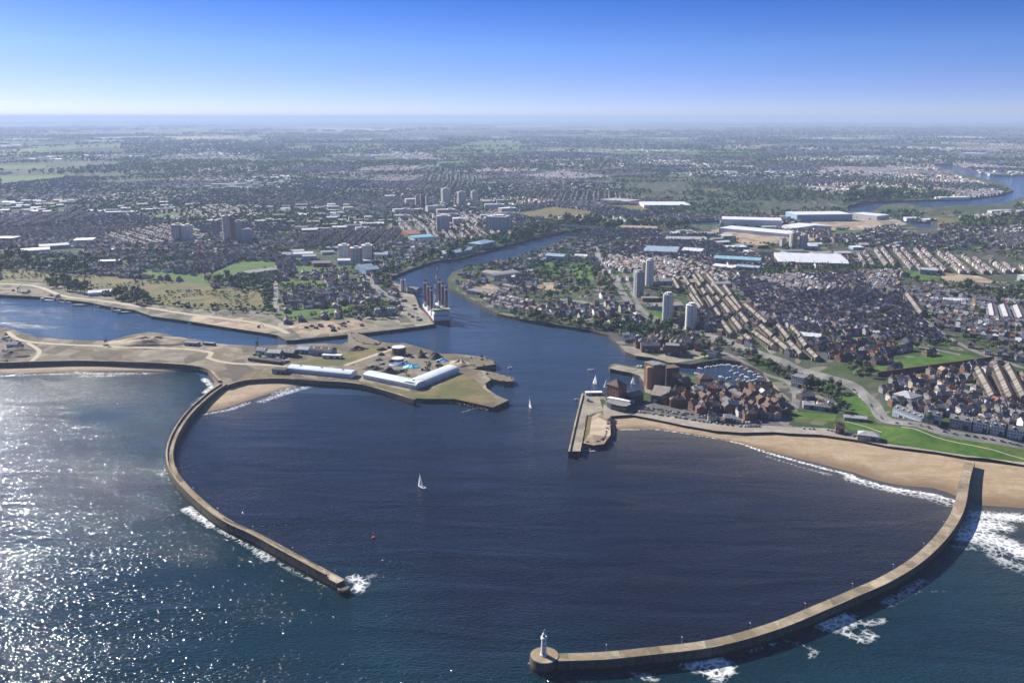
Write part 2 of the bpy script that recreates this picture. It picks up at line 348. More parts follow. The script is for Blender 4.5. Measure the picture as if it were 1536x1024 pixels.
def farm_mat():
    n = N('farmland'); p = n.pos()
    v = n.n('ShaderNodeTexVoronoi', feature='F1'); n.t.links.new(n.scale(p, (.0032, .0026, 1), .3), v.inputs['Vector']); v.inputs['Scale'].default_value = 1
    s = n.n('ShaderNodeSeparateColor', i_0=v.outputs['Color'])
    col = n.ramp(s.outputs[0], [(0, (.025, .04, .018)), (.3, (.05, .08, .03)), (.45, (.07, .13, .035)), (.62, (.035, .055, .022)), (.74, (.24, .2, .1)), (.83, (.1, .15, .05)), (.93, (.3, .27, .17))], 'CONSTANT')
    e = n.n('ShaderNodeTexVoronoi', feature='DISTANCE_TO_EDGE'); n.t.links.new(n.scale(p, (.0032, .0026, 1), .3), e.inputs['Vector']); e.inputs['Scale'].default_value = 1
    col = n.mix(n.ramp(e.outputs['Distance'], [(.03, (1, 1, 1)), (.06, (0, 0, 0))]), col, (.022, .032, .016))
    v2 = n.n('ShaderNodeTexVoronoi', feature='F1'); n.t.links.new(n.scale(p, (.00042, .0003, 1), .2), v2.inputs['Vector']); v2.inputs['Scale'].default_value = 1
    s2 = n.n('ShaderNodeSeparateColor', i_0=v2.outputs['Color'])
    col = n.mix(n.ramp(s2.outputs[0], [(.4, (.75, .75, .75)), (.5, (0, 0, 0))], 'CONSTANT'), col, n.ramp(s2.outputs[1], [(0, (.018, .028, .014)), (.4, (.09, .14, .045)), (.62, (.03, .045, .02)), (.78, (.36, .31, .17)), (.9, (.14, .2, .07))], 'CONSTANT'))
    w = n.noise(p, .0006, 4, .6, .4)
    col = n.mix(n.ramp(w, [(.52, (0, 0, 0)), (.57, (1, 1, 1))]), col, n.ramp(n.noise(p, .02, 4, .7), [(.35, (.02, .032, .015)), (.7, (.06, .075, .045))]))
    n.set(color=col, rough=.95, spec=.1); return n.m
def yard_mat(name, c1, c2, c3, sc=.06):
    n = N(name); p = n.pos()
    f = n.noise(p, sc, 7, .72, .5); col = n.ramp(f, [(.3, c1), (.5, tuple((a + b) / 2 for a, b in zip(c1, c2))), (.68, c2)])
    v = n.n('ShaderNodeTexVoronoi', feature='F1'); n.t.links.new(n.scale(p, (.045, .03, 1), .4), v.inputs['Vector']); v.inputs['Scale'].default_value = 1
    s = n.n('ShaderNodeSeparateColor', i_0=v.outputs['Color'])
    col = n.mix(n.ramp(s.outputs[0], [(.7, (0, 0, 0)), (.74, (.75, .75, .75))]), col, tuple(a * .62 for a in c1))
    col = n.mix(n.ramp(s.outputs[1], [(.82, (0, 0, 0)), (.85, (.6, .6, .6))]), col, tuple(min(1, a * 1.25) for a in c2))
    w = n.noise(n.scale(p, (.012, .12, 1), .3), 1.0, 5, .7, 1.2)
    col = n.mix(n.ramp(w, [(.56, (0, 0, 0)), (.6, (.6, .6, .6)), (.64, (0, 0, 0))]), col, tuple(a * .55 for a in c1))
    col = n.mix(n.ramp(n.noise(p, .025, 5, .65, .7), [(.5, (0, 0, 0)), (.6, (.9, .9, .9))]), col, c3)
    n.set(color=col, rough=.95, spec=.1, normal=n.bump(f, .5, 1.5)); return n.m
LM = {
 'land': town_mat(), 'farmland': farm_mat(), 'paving': yard_mat('paving', (.07, .07, .07), (.16, .15, .14), (.11, .1, .085)),
 'road': concrete('asphalt', (.1, .1, .1), (.17, .165, .155), (.2, .19, .18)),
 'track': concrete('track', (.3, .25, .18), (.42, .36, .27), (.36, .3, .22)),
 'promenade': concrete('promenade', (.2, .18, .15), (.33, .3, .26), (.24, .2, .16)),
 'quay_paving': concrete('quay_paving', (.19, .17, .135), (.3, .27, .21), (.16, .145, .11)),
 'grass_lawn': grass('lawn', (.03, .082, .011), (.062, .135, .02), (.095, .135, .035), .12, .028),
 'dry_grass': grass('dry_grass', (.11, .095, .04), (.2, .155, .072), (.075, .09, .03), .1, .02),
 'yard': yard_mat('yard', (.26, .2, .14), (.38, .31, .23), (.2, .16, .12)),
 'dock_ground': yard_mat('dock_ground', (.12, .105, .085), (.25, .215, .165), (.14, .12, .08), .05),
 'shore_ground': yard_mat('shore_ground', (.13, .12, .1), (.26, .235, .19), (.09, .1, .05), .04),
}
def build_land():
    pts, eds = [], []
    def loop(pg, closed=True):
        o = len(pts); pts.extend(pg); n = len(pg)
        eds.extend((o + i, o + (i + 1) % n) for i in range(n if closed else n - 1))
    loop(MAIN); loop(ISLE)
    for h in HOLES: loop(h)
    for nm, ps in AREAS:
        for pg in ps:
            if nm not in ('dock_ground',): loop(pg)
    loop(PLAT)
    # extra points so that the relief is smooth
    gx, gy = np.meshgrid(np.arange(50, 1500, 22.0), np.arange(760, 2500, 22.0))
    q = np.c_[gx.ravel(), gy.ravel()] + RNG.uniform(-4, 4, (gx.size, 2))
    ins = pip(q, PLAT); d = np.full(len(q), 1e9); d[ins] = pdist(q[ins], PLAT, True)
    q = q[ins & (d < 95)]
    pts += [tuple(p) for p in q]
    V, E, Fc, *_ = delaunay_2d_cdt([Vector(p) for p in pts], eds, [], 0, 1e-4)
    V = np.array([(v.x, v.y) for v in V]); T = np.array([f for f in Fc if len(f) == 3])
    C = V[T].mean(1)
    land = pip(C, MAIN) | pip(C, ISLE)
    for h in HOLES: land &= ~pip(C, h)
    T, C = T[land], C[land]
    cls = np.full(len(T), -1)
    for k, (nm, ps) in list(enumerate(AREAS))[::-1]:
        for pg in ps: cls[pip(C, pg)] = k
    z = H(V)
    a = V[T]; area = (a[:, 1, 0] - a[:, 0, 0]) * (a[:, 2, 1] - a[:, 0, 1]) - (a[:, 1, 1] - a[:, 0, 1]) * (a[:, 2, 0] - a[:, 0, 0])
    T[area < 0] = T[area < 0][:, ::-1]
    for k in range(-1, len(AREAS)):
        t = T[cls == k]
        if not len(t): continue
        u, inv = np.unique(t, return_inverse=True)
        nm = 'land' if k < 0 else AREAS[k][0]
        o = np_mesh(nm, np.c_[V[u], z[u]], np.zeros((0, 4), int), inv.reshape(-1, 3), LM[nm], smooth=True)
        o['kind'] = 'structure'
    # quay walls down into the water round every shore
    cnt = {}
    for t in T:
        for i in range(3):
            e = (t[i], t[(i + 1) % 3]); k = (min(e), max(e)); cnt.setdefault(k, []).append(e)
    m = MB()
    for k, es in cnt.items():
        if len(es) == 1:
            i, j = es[0]
            if abs(V[i]).max() > 50000 and abs(V[j]).max() > 50000: continue
            m.quad((*V[j], z[j]), (*V[i], z[i]), (*V[i], -3), (*V[j], -3))
    o = m.build('quay_wall', mottled('quay_stone', (.035, .03, .026), (.095, .08, .062), .3, .9, .4, (.025, .022, .02), .05)); o['kind'] = 'structure'
build_land()

def strip_mesh(name, top, bot, zt, zb, mat, rows=6, step=14, power=1.0, jitter=.0):
    a = resample(top, step); n = len(a)
    b0 = np.array(resample(bot, step)); s = np.r_[0, np.cumsum(np.linalg.norm(np.diff(b0, axis=0), axis=1))]; tt = np.linspace(0, s[-1], n)
    a = np.array(a); sa = np.r_[0, np.cumsum(np.linalg.norm(np.diff(a, axis=0), axis=1))]; ta = np.linspace(0, sa[-1], n)
    A = np.c_[np.interp(ta, sa, a[:, 0]), np.interp(ta, sa, a[:, 1])]; B = np.c_[np.interp(tt, s, b0[:, 0]), np.interp(tt, s, b0[:, 1])]
    V = []
    for r in range(rows + 1):
        t = r / rows; q = A + (B - A) * t
        z = zt + (zb - zt) * t ** power + (jitter * (vnoise(q, 25, 3) - .5) * 4 * t * (1 - t) if jitter else 0)
        V.append(np.c_[q, np.full(n, 1.0) * z])
    V = np.concatenate(V)
    Q = [(r * n + i, (r + 1) * n + i, (r + 1) * n + i + 1, r * n + i + 1) for r in range(rows) for i in range(n - 1)]
    Q = np.array(Q)
    a = V[Q]; ar = (a[0, 1, 0] - a[0, 0, 0]) * (a[0, 2, 1] - a[0, 0, 1]) - (a[0, 1, 1] - a[0, 0, 1]) * (a[0, 2, 0] - a[0, 0, 0])
    if ar < 0: Q = Q[:, ::-1]
    o = np_mesh(name, V, Q, np.zeros((0, 3), int), mat, smooth=True); o['kind'] = 'structure'; return o
def sand_mat():
    n = N('beach_sand'); p = n.pos()
    f = n.noise(p, .05, 6, .7, 1.0); g = n.noise(n.scale(p, (.02, .09, 1), -.25), 1.0, 5, .65)
    col = n.ramp(f, [(.3, (.27, .2, .13)), (.65, (.37, .29, .2))])
    col = n.mix(n.ramp(g, [(.5, (0, 0, 0)), (.62, (.75, .75, .75))]), col, (.27, .19, .11))
    col = n.mix(n.ramp(n.noise(n.scale(p, (.12, .35, 1), -.2), 1.0, 5, .7), [(.62, (0, 0, 0)), (.66, (.8, .8, .8))]), col, (.13, .1, .065))
    fine = n.noise(p, .3, 5, .75)
    col = n.mix(n.ramp(fine, [(.3, (.8, .8, .8)), (.5, (0, 0, 0))]), col, (.24, .165, .095))
    z = n.n('ShaderNodeSeparateXYZ', i_0=n.wpos()).outputs[2]       # wet sand by the waterline is darker
    wet = n.ramp(n.math('ADD', z, n.math('MULTIPLY', n.math('SUBTRACT', f, .5), .5)), [(.15, (1, 1, 1)), (.85, (0, 0, 0))])
    col = n.mix(wet, col, (.17, .115, .07))
    n.set(color=col, rough=.9, spec=.2, normal=n.bump(g, .4, 1.2)); return n.m
SAND = sand_mat()
strip_mesh('beach', poly(BT, 2.5), [(lambda q: q)(G(p[0], p[1] + 2.5, 0)) for p in BW], 2.6, -.35, SAND, 8, 10, .9, .5)
strip_mesh('beach', [G(*p) for p in ((-300, 549), (0, 547), (60, 545), (115, 546), (208, 549), (290, 553))], [G(*p, 0) for p in ((-300, 566), (0, 560), (60, 559), (115, 557), (208, 556), (290, 557))], 2.2, -.2, SAND, 4, 14)
strip_mesh('beach', [G(*p) for p in ((322, 584), (342, 581), (366, 574), (400, 571), (429, 571), (470, 573))], [G(*p, 0) for p in ((294, 622), (330, 616), (362, 606), (402, 592), (432, 582), (474, 576))], 2.4, -.2, SAND, 6, 8)
# ------------------------------------------------------------------ water
PIER_L = [G(px, py, 8) for px, py in ((335, 575), (316, 588), (290, 611), (272, 633), (258, 660), (254.5, 688), (267, 716), (299, 749), (337, 778), (381, 799), (431, 826), (481, 853), (511, 869))]
PIER_R = [G(px, py, 8) for px, py in ((1455, 690), (1447, 718), (1442, 748), (1432, 775), (1410, 806), (1376, 838), (1331, 866), (1286, 886), (1230, 910), (1160, 938), (1069, 963), (973, 975), (902, 982), (836, 984))]
HARB = PIER_L + [G(*p, 0) for p in ((525, 878), (560, 960), (640, 1060), (790, 1040))] + PIER_R[::-1] + [(700, 1000), (700, 1300), (-300, 1500), (-330, 1130)]
RIV = PIER_L[:1] + [G(250, 533), G(0, 535), (-1500, 1200), (-1500, 6000), (4000, 6000), (4000, 1000), (600, 900)]
FOAM = [  # outline px, radius m, strength
 ([(252, 715), (262, 735), (275, 752)], 3, .35), ([(280, 762), (300, 775), (318, 788)], 4, .72), ([(325, 792), (360, 812), (385, 826)], 3, .52), ([(388, 828), (405, 838)], 4.5, .65), ([(420, 845), (450, 862), (490, 877), (520, 884)], 3, .46), ([(530, 866), (543, 874), (536, 885)], 5, .7), ([(548, 868), (560, 862)], 4, .4),
 ([(1447, 805), (1470, 785), (1500, 788)], 10, .8), ([(1470, 800), (1500, 812), (1536, 830)], 12, .72), ([(1465, 772), (1500, 774), (1560, 778)], 8, .72), ([(1480, 815), (1510, 845), (1560, 860)], 10, .5), ([(1430, 820), (1460, 822)], 4, .45),
 ([(1240, 935), (1268, 928)], 8, .8), ([(1255, 940), (1290, 960), (1310, 955), (1300, 948)], 4, .6), ([(1330, 905), (1385, 872)], 5, .5), ([(1300, 935), (1325, 930)], 4, .5), ([(1040, 995), (1072, 992), (1085, 1000)], 7, .85), ([(1060, 1005), (1075, 1015)], 5, .7), ([(950, 1012), (980, 1016)], 4, .55), ([(1000, 990), (1018, 993)], 3, .5), ([(1120, 975), (1160, 965)], 3.5, .5), ([(1180, 960), (1225, 975), (1215, 985)], 3, .45), ([(1345, 890), (1420, 885)], 3, .35),
 ([(1072, 656), (1113, 665), (1136, 674), (1183, 688), (1239, 703), (1280, 713)], 1.9, .85), ([(1150, 684), (1200, 700), (1250, 712)], 2, .5), ([(1268, 713), (1300, 722), (1338, 732), (1398, 741), (1432, 751)], 2.2, .9), ([(1275, 718), (1310, 728), (1345, 736)], 7, .55), ([(1350, 738), (1398, 746), (1430, 756)], 6, .55), ([(1400, 748), (1425, 756)], 8, .5), ([(930, 644), (979, 643), (1019, 648), (1072, 657)], 1.4, .7), ([(1200, 700), (1240, 712)], 2.5, .4),
 ([(-40, 566), (40, 562), (110, 560), (175, 560), (230, 560)], 5, .5), ([(90, 565), (170, 563)], 8, .48), ([(306, 568), (318, 580), (308, 588)], 4, .7), ([(300, 595), (285, 608)], 3, .4),
 ([(300, 622), (345, 614), (372, 604)], 5, .5), ([(392, 602), (425, 590), (460, 580), (475, 577)], 7, .55), ([(410, 590), (450, 577)], 7, .45),
 ([(868, 674), (890, 675), (912, 668)], 3.5, .55), ([(912, 655), (920, 664)], 3, .6), ([(693, 618), (712, 612)], 2, .42), ([(850, 684), (870, 684)], 2, .4), ([(795, 992), (812, 1003), (830, 1008)], 2, .6)]
SHAL = [G(*p, 0) for p in BW] + [G(*p, 0) for p in ((1436, 760), (1340, 738), (1200, 704))]
def axis(lo, hi, dense, fine, coarse):
    a = list(np.arange(dense[0], dense[1], fine)); x = a[-1]; st = fine
    while x < hi: st = min(st * 1.35, coarse); x += st; a.append(x)
    x = a[0]; st = fine
    while x > lo: st = min(st * 1.35, coarse); x -= st; a.insert(0, x)
    return np.array(a)
def water_mat():
    n = N('sea_water'); p = n.pos()
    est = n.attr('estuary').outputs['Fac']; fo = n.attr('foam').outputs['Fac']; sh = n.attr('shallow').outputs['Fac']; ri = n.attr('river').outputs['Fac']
    big = n.noise(n.scale(p, (.004, .009, 1), .4), 1.0, 4, .6, .6)
    sea = n.ramp(big, [(.3, (.003, .016, .026)), (.7, (.006, .026, .038))])
    har = n.ramp(big, [(.3, (.005, .0065, .015)), (.7, (.008, .012, .024))])
    col = n.mix(est, sea, har)
    col = n.mix(ri, col, (.036, .075, .145))  # base colour lifted to carry sky sheen, with paler harbour silt
    col = n.mix(sh, col, (.085, .08, .075))
    swell = n.noise(n.scale(p, (.008, .03, 1), .22), 1.0, 2, .5, .5)
    chop = n.noise(n.scale(p, (.27, .52, 1), .5), 1.0, 1.8, .5, .5)
    rip = n.noise(n.scale(p, (.55, .75, 1), .2), 1.0, 0, .5)
    gust = n.noise(n.scale(p, (.007, .02, 1), .25), 1.0, 4, .65)
    calm = n.math('MULTIPLY_ADD', est, -.22, 1.0)
    gg = n.math('MULTIPLY', calm, n.math('MULTIPLY_ADD', n.ramp(gust, [(.32, (0, 0, 0)), (.66, (1, 1, 1))]), .75, .52))
    h = n.math('ADD', n.math('MULTIPLY', swell, 5.6), n.math('ADD', n.math('MULTIPLY', chop, 1.25), n.math('MULTIPLY', rip, .3)))
    n1 = n.bump(h, gg, 1.0)
    n.set(color=col, rough=.085, normal=n1); n.b.inputs['IOR'].default_value = 1.33
    # foam: broken white water where the swell meets stone and sand
    dn = n.n('ShaderNodeTexNoise'); n.t.links.new(p, dn.inputs['Vector']); dn.inputs['Scale'].default_value = .12; dn.inputs['Detail'].default_value = 4
    va = n.n('ShaderNodeVectorMath', operation='MULTIPLY_ADD'); n.t.links.new(dn.outputs['Color'], va.inputs[0]); va.inputs[1].default_value = (9, 9, 0); n.t.links.new(p, va.inputs[2])
    vo = n.n('ShaderNodeTexVoronoi', feature='DISTANCE_TO_EDGE'); n.t.links.new(va.outputs[0], vo.inputs['Vector']); vo.inputs['Scale'].default_value = .2
    lace = n.n('ShaderNodeMapRange', i_0=vo.outputs['Distance'], i_1=.02, i_2=.2, i_3=1.0, i_4=0.0).outputs[0]
    a = n.noise(p, .35, 6, .75, 1.0); b = n.noise(p, .05, 3, .6, .8)
    t = n.math('ADD', n.math('MULTIPLY', n.math('SUBTRACT', a, .5), 1.5), n.math('ADD', n.math('MULTIPLY', lace, .6), n.math('MULTIPLY', b, .75)))
    k = n.math('MULTIPLY', fo, n.math('ADD', t, .45))
    m = n.n('ShaderNodeMapRange', i_0=k, i_1=.4, i_2=1.05, i_3=0.0, i_4=1.0).outputs[0]
    fb = n.n('ShaderNodeBsdfDiffuse'); fb.inputs['Color'].default_value = (.78, .8, .8, 1)
    mx = n.n('ShaderNodeMixShader', i_0=m); n.t.links.new(n.b.outputs[0], mx.inputs[1]); n.t.links.new(fb.outputs[0], mx.inputs[2])
    n.t.links.new(mx.outputs[0], n.out.inputs['Surface'])
    return n.m
def build_water():
    xs = axis(-110000, 110000, (-430, 560), 3.0, 9000); ys = axis(-60000, 9000, (395, 1130), 3.2, 6000)
    X, Y = np.meshgrid(xs, ys); P = np.c_[X.ravel(), Y.ravel()]; n = len(P)
    ins = pip(P, HARB)
    gap = [PIER_L[-1]] + [G(*p, 0) for p in ((525, 878), (560, 960), (640, 1060), (790, 1040))] + [PIER_R[-1]]
    est = ins * sm(pdist(P, gap) / 90 + .1)
    sheen_silt = pip(P, RIV).astype(float) * np.clip(np.maximum(sm((-60 - P[:, 0]) / 200), sm((P[:, 1] - 1500) / 900)), .4, 1)  # painted sky sheen: full on the dock and far water, weaker in the channel
    sheen_silt = np.maximum(sheen_silt, est * sm((P[:, 1] - 700) / 700) * .75)  # silt tone and painted sheen grow towards the upper harbour
    est = np.maximum(est, pip(P, RIV))
    fo = np.zeros(n)
    for pts, r, s in FOAM:
        L = [G(*p, 0) for p in pts]
        lo = np.min(L, 0) - 4 * r; hi = np.max(L, 0) + 4 * r
        q = np.where((P[:, 0] > lo[0]) & (P[:, 0] < hi[0]) & (P[:, 1] > lo[1]) & (P[:, 1] < hi[1]))[0]
        if len(q): fo[q] = np.maximum(fo[q], s * np.exp(-(pdist(P[q], L) / r) ** 2 * .5))
    near = (np.abs(P[:, 0]) < 900) & (P[:, 1] < 1400) & (P[:, 1] > 300)
    shl = np.zeros(n)
    d = pdist(P[near], [G(*p, 0) for p in BW]); shl[near] = .75 * np.exp(-d / 38) + .12 * np.exp(-d / 110)
    d = pdist(P[near], [G(*p, 0) for p in ((294, 622), (330, 616), (362, 606), (402, 592), (432, 582), (474, 576))]); shl[near] = np.maximum(shl[near], .5 * np.exp(-d / 22))
    d = pdist(P[near], [G(*p, 0) for p in ((-300, 566), (0, 560), (115, 557), (208, 556))]); shl[near] = np.maximum(shl[near], .5 * np.exp(-d / 20))
    nx, ny = len(xs), len(ys)
    i = np.arange((nx - 1) * (ny - 1)); r, c = i // (nx - 1), i % (nx - 1); b = r * nx + c
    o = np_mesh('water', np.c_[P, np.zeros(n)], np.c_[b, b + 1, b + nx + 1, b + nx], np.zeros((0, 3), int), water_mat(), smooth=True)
    for nm, a in (('estuary', est), ('foam', fo), ('shallow', shl), ('river', sheen_silt)):
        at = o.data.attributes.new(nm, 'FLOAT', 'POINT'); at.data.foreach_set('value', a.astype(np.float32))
    o['kind'] = 'structure'
build_water()

# ------------------------------------------------------------------ piers and sea walls
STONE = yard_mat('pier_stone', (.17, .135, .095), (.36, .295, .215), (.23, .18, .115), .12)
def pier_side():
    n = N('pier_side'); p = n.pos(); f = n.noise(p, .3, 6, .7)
    col = n.ramp(f, [(.3, (.06, .05, .04)), (.7, (.17, .14, .105))])  # wall shade put into the base colour, darker than the deck stone
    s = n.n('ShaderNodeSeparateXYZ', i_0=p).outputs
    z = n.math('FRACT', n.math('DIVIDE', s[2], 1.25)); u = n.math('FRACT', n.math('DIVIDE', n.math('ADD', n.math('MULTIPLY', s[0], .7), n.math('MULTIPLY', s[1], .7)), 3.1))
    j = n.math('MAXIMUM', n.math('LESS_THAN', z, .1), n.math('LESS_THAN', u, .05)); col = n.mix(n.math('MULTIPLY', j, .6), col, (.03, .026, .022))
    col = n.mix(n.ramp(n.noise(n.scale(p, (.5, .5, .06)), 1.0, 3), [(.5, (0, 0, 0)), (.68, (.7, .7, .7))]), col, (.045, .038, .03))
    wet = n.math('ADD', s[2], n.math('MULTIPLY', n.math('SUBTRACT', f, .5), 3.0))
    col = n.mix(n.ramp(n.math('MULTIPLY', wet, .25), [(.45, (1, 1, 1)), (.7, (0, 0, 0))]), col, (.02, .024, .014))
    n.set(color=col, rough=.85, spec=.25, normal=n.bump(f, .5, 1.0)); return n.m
STONE_SHADE = pier_side()
STONE2 = yard_mat('patched_stone', (.2, .17, .125), (.4, .34, .26), (.26, .21, .15), .14); STONE3 = yard_mat('stained_stone', (.12, .1, .07), (.28, .23, .165), (.16, .13, .085), .14)
def swept(line, prof, mats, name, parent, faces_mat):
    """sweep a closed cross-section (offset to the left, z) along a ground line"""
    L = [np.array(p) for p in line]; m = MB(); vs = []
    for i, p in enumerate(L):
        d = L[min(i + 1, len(L) - 1)] - L[max(i - 1, 0)]; d /= np.linalg.norm(d); n = np.array((-d[1], d[0]))
        for o, z in prof:
            q = p + n * o; vs.append((q[0], q[1], z))
    k = len(prof)
    m.v = vs
    for i in range(len(L) - 1):
        for j in range(k):
            m.f.append([i * k + j, i * k + (j + 1) % k, (i + 1) * k + (j + 1) % k, (i + 1) * k + j][::-1]); m.mi.append(faces_mat[j] if faces_mat[j] == 0 or len(mats) < 4 else (1, 1, 2, 1, 3)[(i * 7919 + i // 3 * 31) % 5])
    m.f.append(list(range(k))); m.mi.append(faces_mat[0]); m.f.append([(len(L) - 1) * k + j for j in range(k)][::-1]); m.mi.append(faces_mat[0])
    return m.build(name, mats, parent)
def pier(line, label, w, top, par=None, step=7, name='breakwater'):
    t = thing(name, label, 'breakwater')
    L = resample(line, step)
    h = w / 2
    swept(L, [(-h - .6, -4), (h + .6, -4), (h, top), (-h, top)], [STONE_SHADE, STONE, STONE2, STONE3], 'deck', t, [0, 0, 1, 0])
    if par:
        side, pw, ph = par; o = side * (h - pw / 2 - .05)
        swept(L[:-2], [(o - pw / 2, top - .3), (o + pw / 2, top - .3), (o + pw / 2, top + ph), (o - pw / 2, top + ph)], [STONE_SHADE, STONE], 'parapet', t, [0, 0, 1, 0])
    e = -1 if par and par[0] > 0 else 1
    swept(L, [(e * (h - .4) - .35, top - .2), (e * (h - .4) + .35, top - .2), (e * (h - .4) + .35, top + .45), (e * (h - .4) - .35, top + .45)], [STONE], 'kerb', t, [0, 0, 0, 0])
    return t
tl = pier(PIER_L, 'long curved stone breakwater with a high parapet ending in the harbour mouth', 6.6, 6.6, (-1, 1.5, 2.0))
ex, ey = PIER_L[-1]; fx, fy = PIER_L[-2]; ang = math.atan2(ey - fy, ex - fx)
m = MB(); m.lathe([(4.6, -4), (4.3, 3.6), (3.6, 4.0)], 18, (ex + 3.5 * math.cos(ang), ey + 5 * math.sin(ang))); m.build('pier_head', STONE_SHADE, tl)
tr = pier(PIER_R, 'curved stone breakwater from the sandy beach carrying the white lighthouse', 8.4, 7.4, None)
lx, ly = G(817, 981, 8)
m = MB(); m.lathe([(9.6, -4), (8.7, 7.6), (8.3, 7.8)], 28, (lx, ly)); m.mi = [0] * 56 + [1] * (len(m.f) - 56); m.build('pier_head', [STONE_SHADE, STONE], tr)
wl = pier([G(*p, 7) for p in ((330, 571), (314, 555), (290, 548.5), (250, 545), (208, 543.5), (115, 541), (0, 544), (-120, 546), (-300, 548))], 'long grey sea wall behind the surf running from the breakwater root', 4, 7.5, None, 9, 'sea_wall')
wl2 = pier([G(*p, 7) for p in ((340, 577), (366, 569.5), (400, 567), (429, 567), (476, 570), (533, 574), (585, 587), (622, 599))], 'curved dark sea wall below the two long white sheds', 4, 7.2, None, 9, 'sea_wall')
for w_ in (wl, wl2): w_['category'] = 'sea wall'
# lighthouse
WHITE = paint('white_paint', (.72, .71, .69), .5, .1)
DARK = paint('dark_metal', (.03, .03, .034), .4)
GREYM = paint('grey_metal', (.3, .31, .32), .5)
t = thing('lighthouse', 'white lighthouse tower at the tip of the stone breakwater', 'lighthouse', (lx - .6, ly, 7.8))
t.scale = (.66, .66, .93)
m = MB(); m.lathe([(3.3, 0), (3.3, .8), (2.75, .9), (2.15, 11.2)], 20); m.build('tower', WHITE, t, smooth=False)
m = MB(); m.lathe([(2.2, 11.15), (2.9, 11.7), (2.9, 12.1), (2.1, 12.15)], 20); g = m.build('gallery', WHITE, t)
m = MB()
for k in range(14):
    a = 2 * PI * k / 14; m.tube((2.75 * math.cos(a), 2.75 * math.sin(a), 12.0), (2.75 * math.cos(a), 2.75 * math.sin(a), 13.1), .06, 5)
m.lathe([(2.82, 13.05), (2.82, 13.15), (2.7, 13.15)], 20); m.build('railing', WHITE, g)
n_ = N('lantern_glass'); n_.set(color=(.05, .06, .07), rough=.08); GLASS = n_.m
m = MB(); m.lathe([(1.45, 12.1), (1.45, 14.4)], 12); m.build('lantern_room', GLASS, t)
m = MB(); m.lathe([(1.75, 14.35), (1.7, 14.6), (1.0, 15.6), (.35, 16.1), (.35, 16.5), (.12, 16.6), (.1, 18.2)], 14); m.build('dome', WHITE, t)
m = MB(); m.tube((.2, 0, 17.9), (1.2, .2, 17.9), .12, 6); m.box(.9, .1, 17.5, .5, .5, .7); m.build('wind_vane', WHITE, t)
m = MB(); m.box(0, -2.75, .9, 1.2, .3, 2.2); m.build('door', DARK, t)
for zz in (4.0, 7.2, 10.0):
    m = MB(); m.box(.3, -2.72 + zz * .058 + .05, zz, .7, .35, 1.1); m.build('window', DARK, t)

# lamp posts along the breakwaters
for line, side, top, lb, gr, st in ((PIER_R, 3.3, 7.4, 'slim grey lamp post on the breakwater that carries the lighthouse', 'lamp posts on the lighthouse breakwater', 48), (PIER_L, 2.4, 6.6, 'slim grey lamp post on the long parapeted breakwater', 'lamp posts on the parapeted breakwater', 52)):
    L = resample(line, 1.0); src = None
    for i in range(20, len(L) - 12, st):
        a, b = np.array(L[i - 1]), np.array(L[i + 1]); d = (b - a) / np.linalg.norm(b - a); q = np.array(L[i]) + np.array((-d[1], d[0])) * side * (1 if line is PIER_L else -1)
        rz = math.atan2(d[1], d[0])
        if src is None:
            src = t = thing('lamp_post', lb, 'lamp post', (q[0], q[1], top), rz, gr)
            m = MB(); m.tube((0, 0, 0), (0, 0, 5), .13, 6, .08); m.build('post', GREYM, t)
            m = MB(); m.box(.0, -.4, 4.95, .3, 1.1, .16); m.build('lamp_head', WHITE, t)
        else: c_ = copy_tree(src); c_.location = (q[0], q[1], top); c_.rotation_euler.z = rz
# ------------------------------------------------------------------ buildings surveyed one by one
def facade(name, wall, glass=(.03, .035, .045), fx=3.0, fz=2.8, wx=(.25, .72), wz=(.3, .75), rough=.8, band=None):
    if name in MATS: return MATS[name]
    n = N(name); p = n.pos(); s = n.n('ShaderNodeSeparateXYZ', i_0=p).outputs
    u = n.math('FRACT', n.math('DIVIDE', n.math('ADD', s[0], n.math('MULTIPLY', s[1], 1.0)), fx)); v = n.math('FRACT', n.math('DIVIDE', s[2], fz))
    def inside(q, a, b): return n.math('MULTIPLY', n.math('GREATER_THAN', q, a), n.math('LESS_THAN', q, b))
    w = n.math('MULTIPLY', inside(u, *wx), inside(v, *wz))
    nz = n.n('ShaderNodeSeparateXYZ', i_0=n.n('ShaderNodeNewGeometry').outputs['Normal']).outputs[2]
    w = n.math('MULTIPLY', w, n.math('LESS_THAN', n.math('ABSOLUTE', nz), .5))
    f = n.noise(p, .3, 4, .6)
    base = n.ramp(f, [(.3, tuple(c * .78 for c in wall)), (.7, wall)])
    if band: base = n.mix(inside(v, 0, .2), base, band)
    n.set(color=n.mix(w, base, glass), rough=n.math('MULTIPLY_ADD', w, .15 - rough, rough), spec=.3)
    MATS[name] = n.m; return n.m
SLATE = mottled('slate_roof', (.07, .07, .08), (.145, .145, .165), .5, .75)
BROWNR = mottled('brown_tile_roof', (.08, .055, .045), (.15, .108, .086), .5, .85)
REDR = mottled('red_tile_roof', (.16, .065, .04), (.26, .11, .075), .5, .85)
PALER = mottled('pale_roof', (.26, .26, .27), (.4, .4, .41), .2, .7)
TANR = mottled('tan_tile_roof', (.2, .165, .13), (.33, .285, .23), .5, .85)
WHITER = mottled('white_sheet_roof', (.5, .51, .53), (.68, .69, .71), .12, .5)
BLUER = mottled('blue_grey_sheet_roof', (.2, .27, .34), (.32, .4, .48), .12, .5)
TEALR = mottled('teal_sheet_roof', (.16, .32, .4), (.26, .44, .52), .12, .5)
FELT = mottled('grey_felt_roof', (.13, .13, .135), (.22, .22, .225), .2, .9)
SHEETW = paint('white_sheet_wall', (.58, .6, .63), .55, .1)
SHEETB = paint('blue_sheet_wall', (.24, .33, .47), .55, .1)
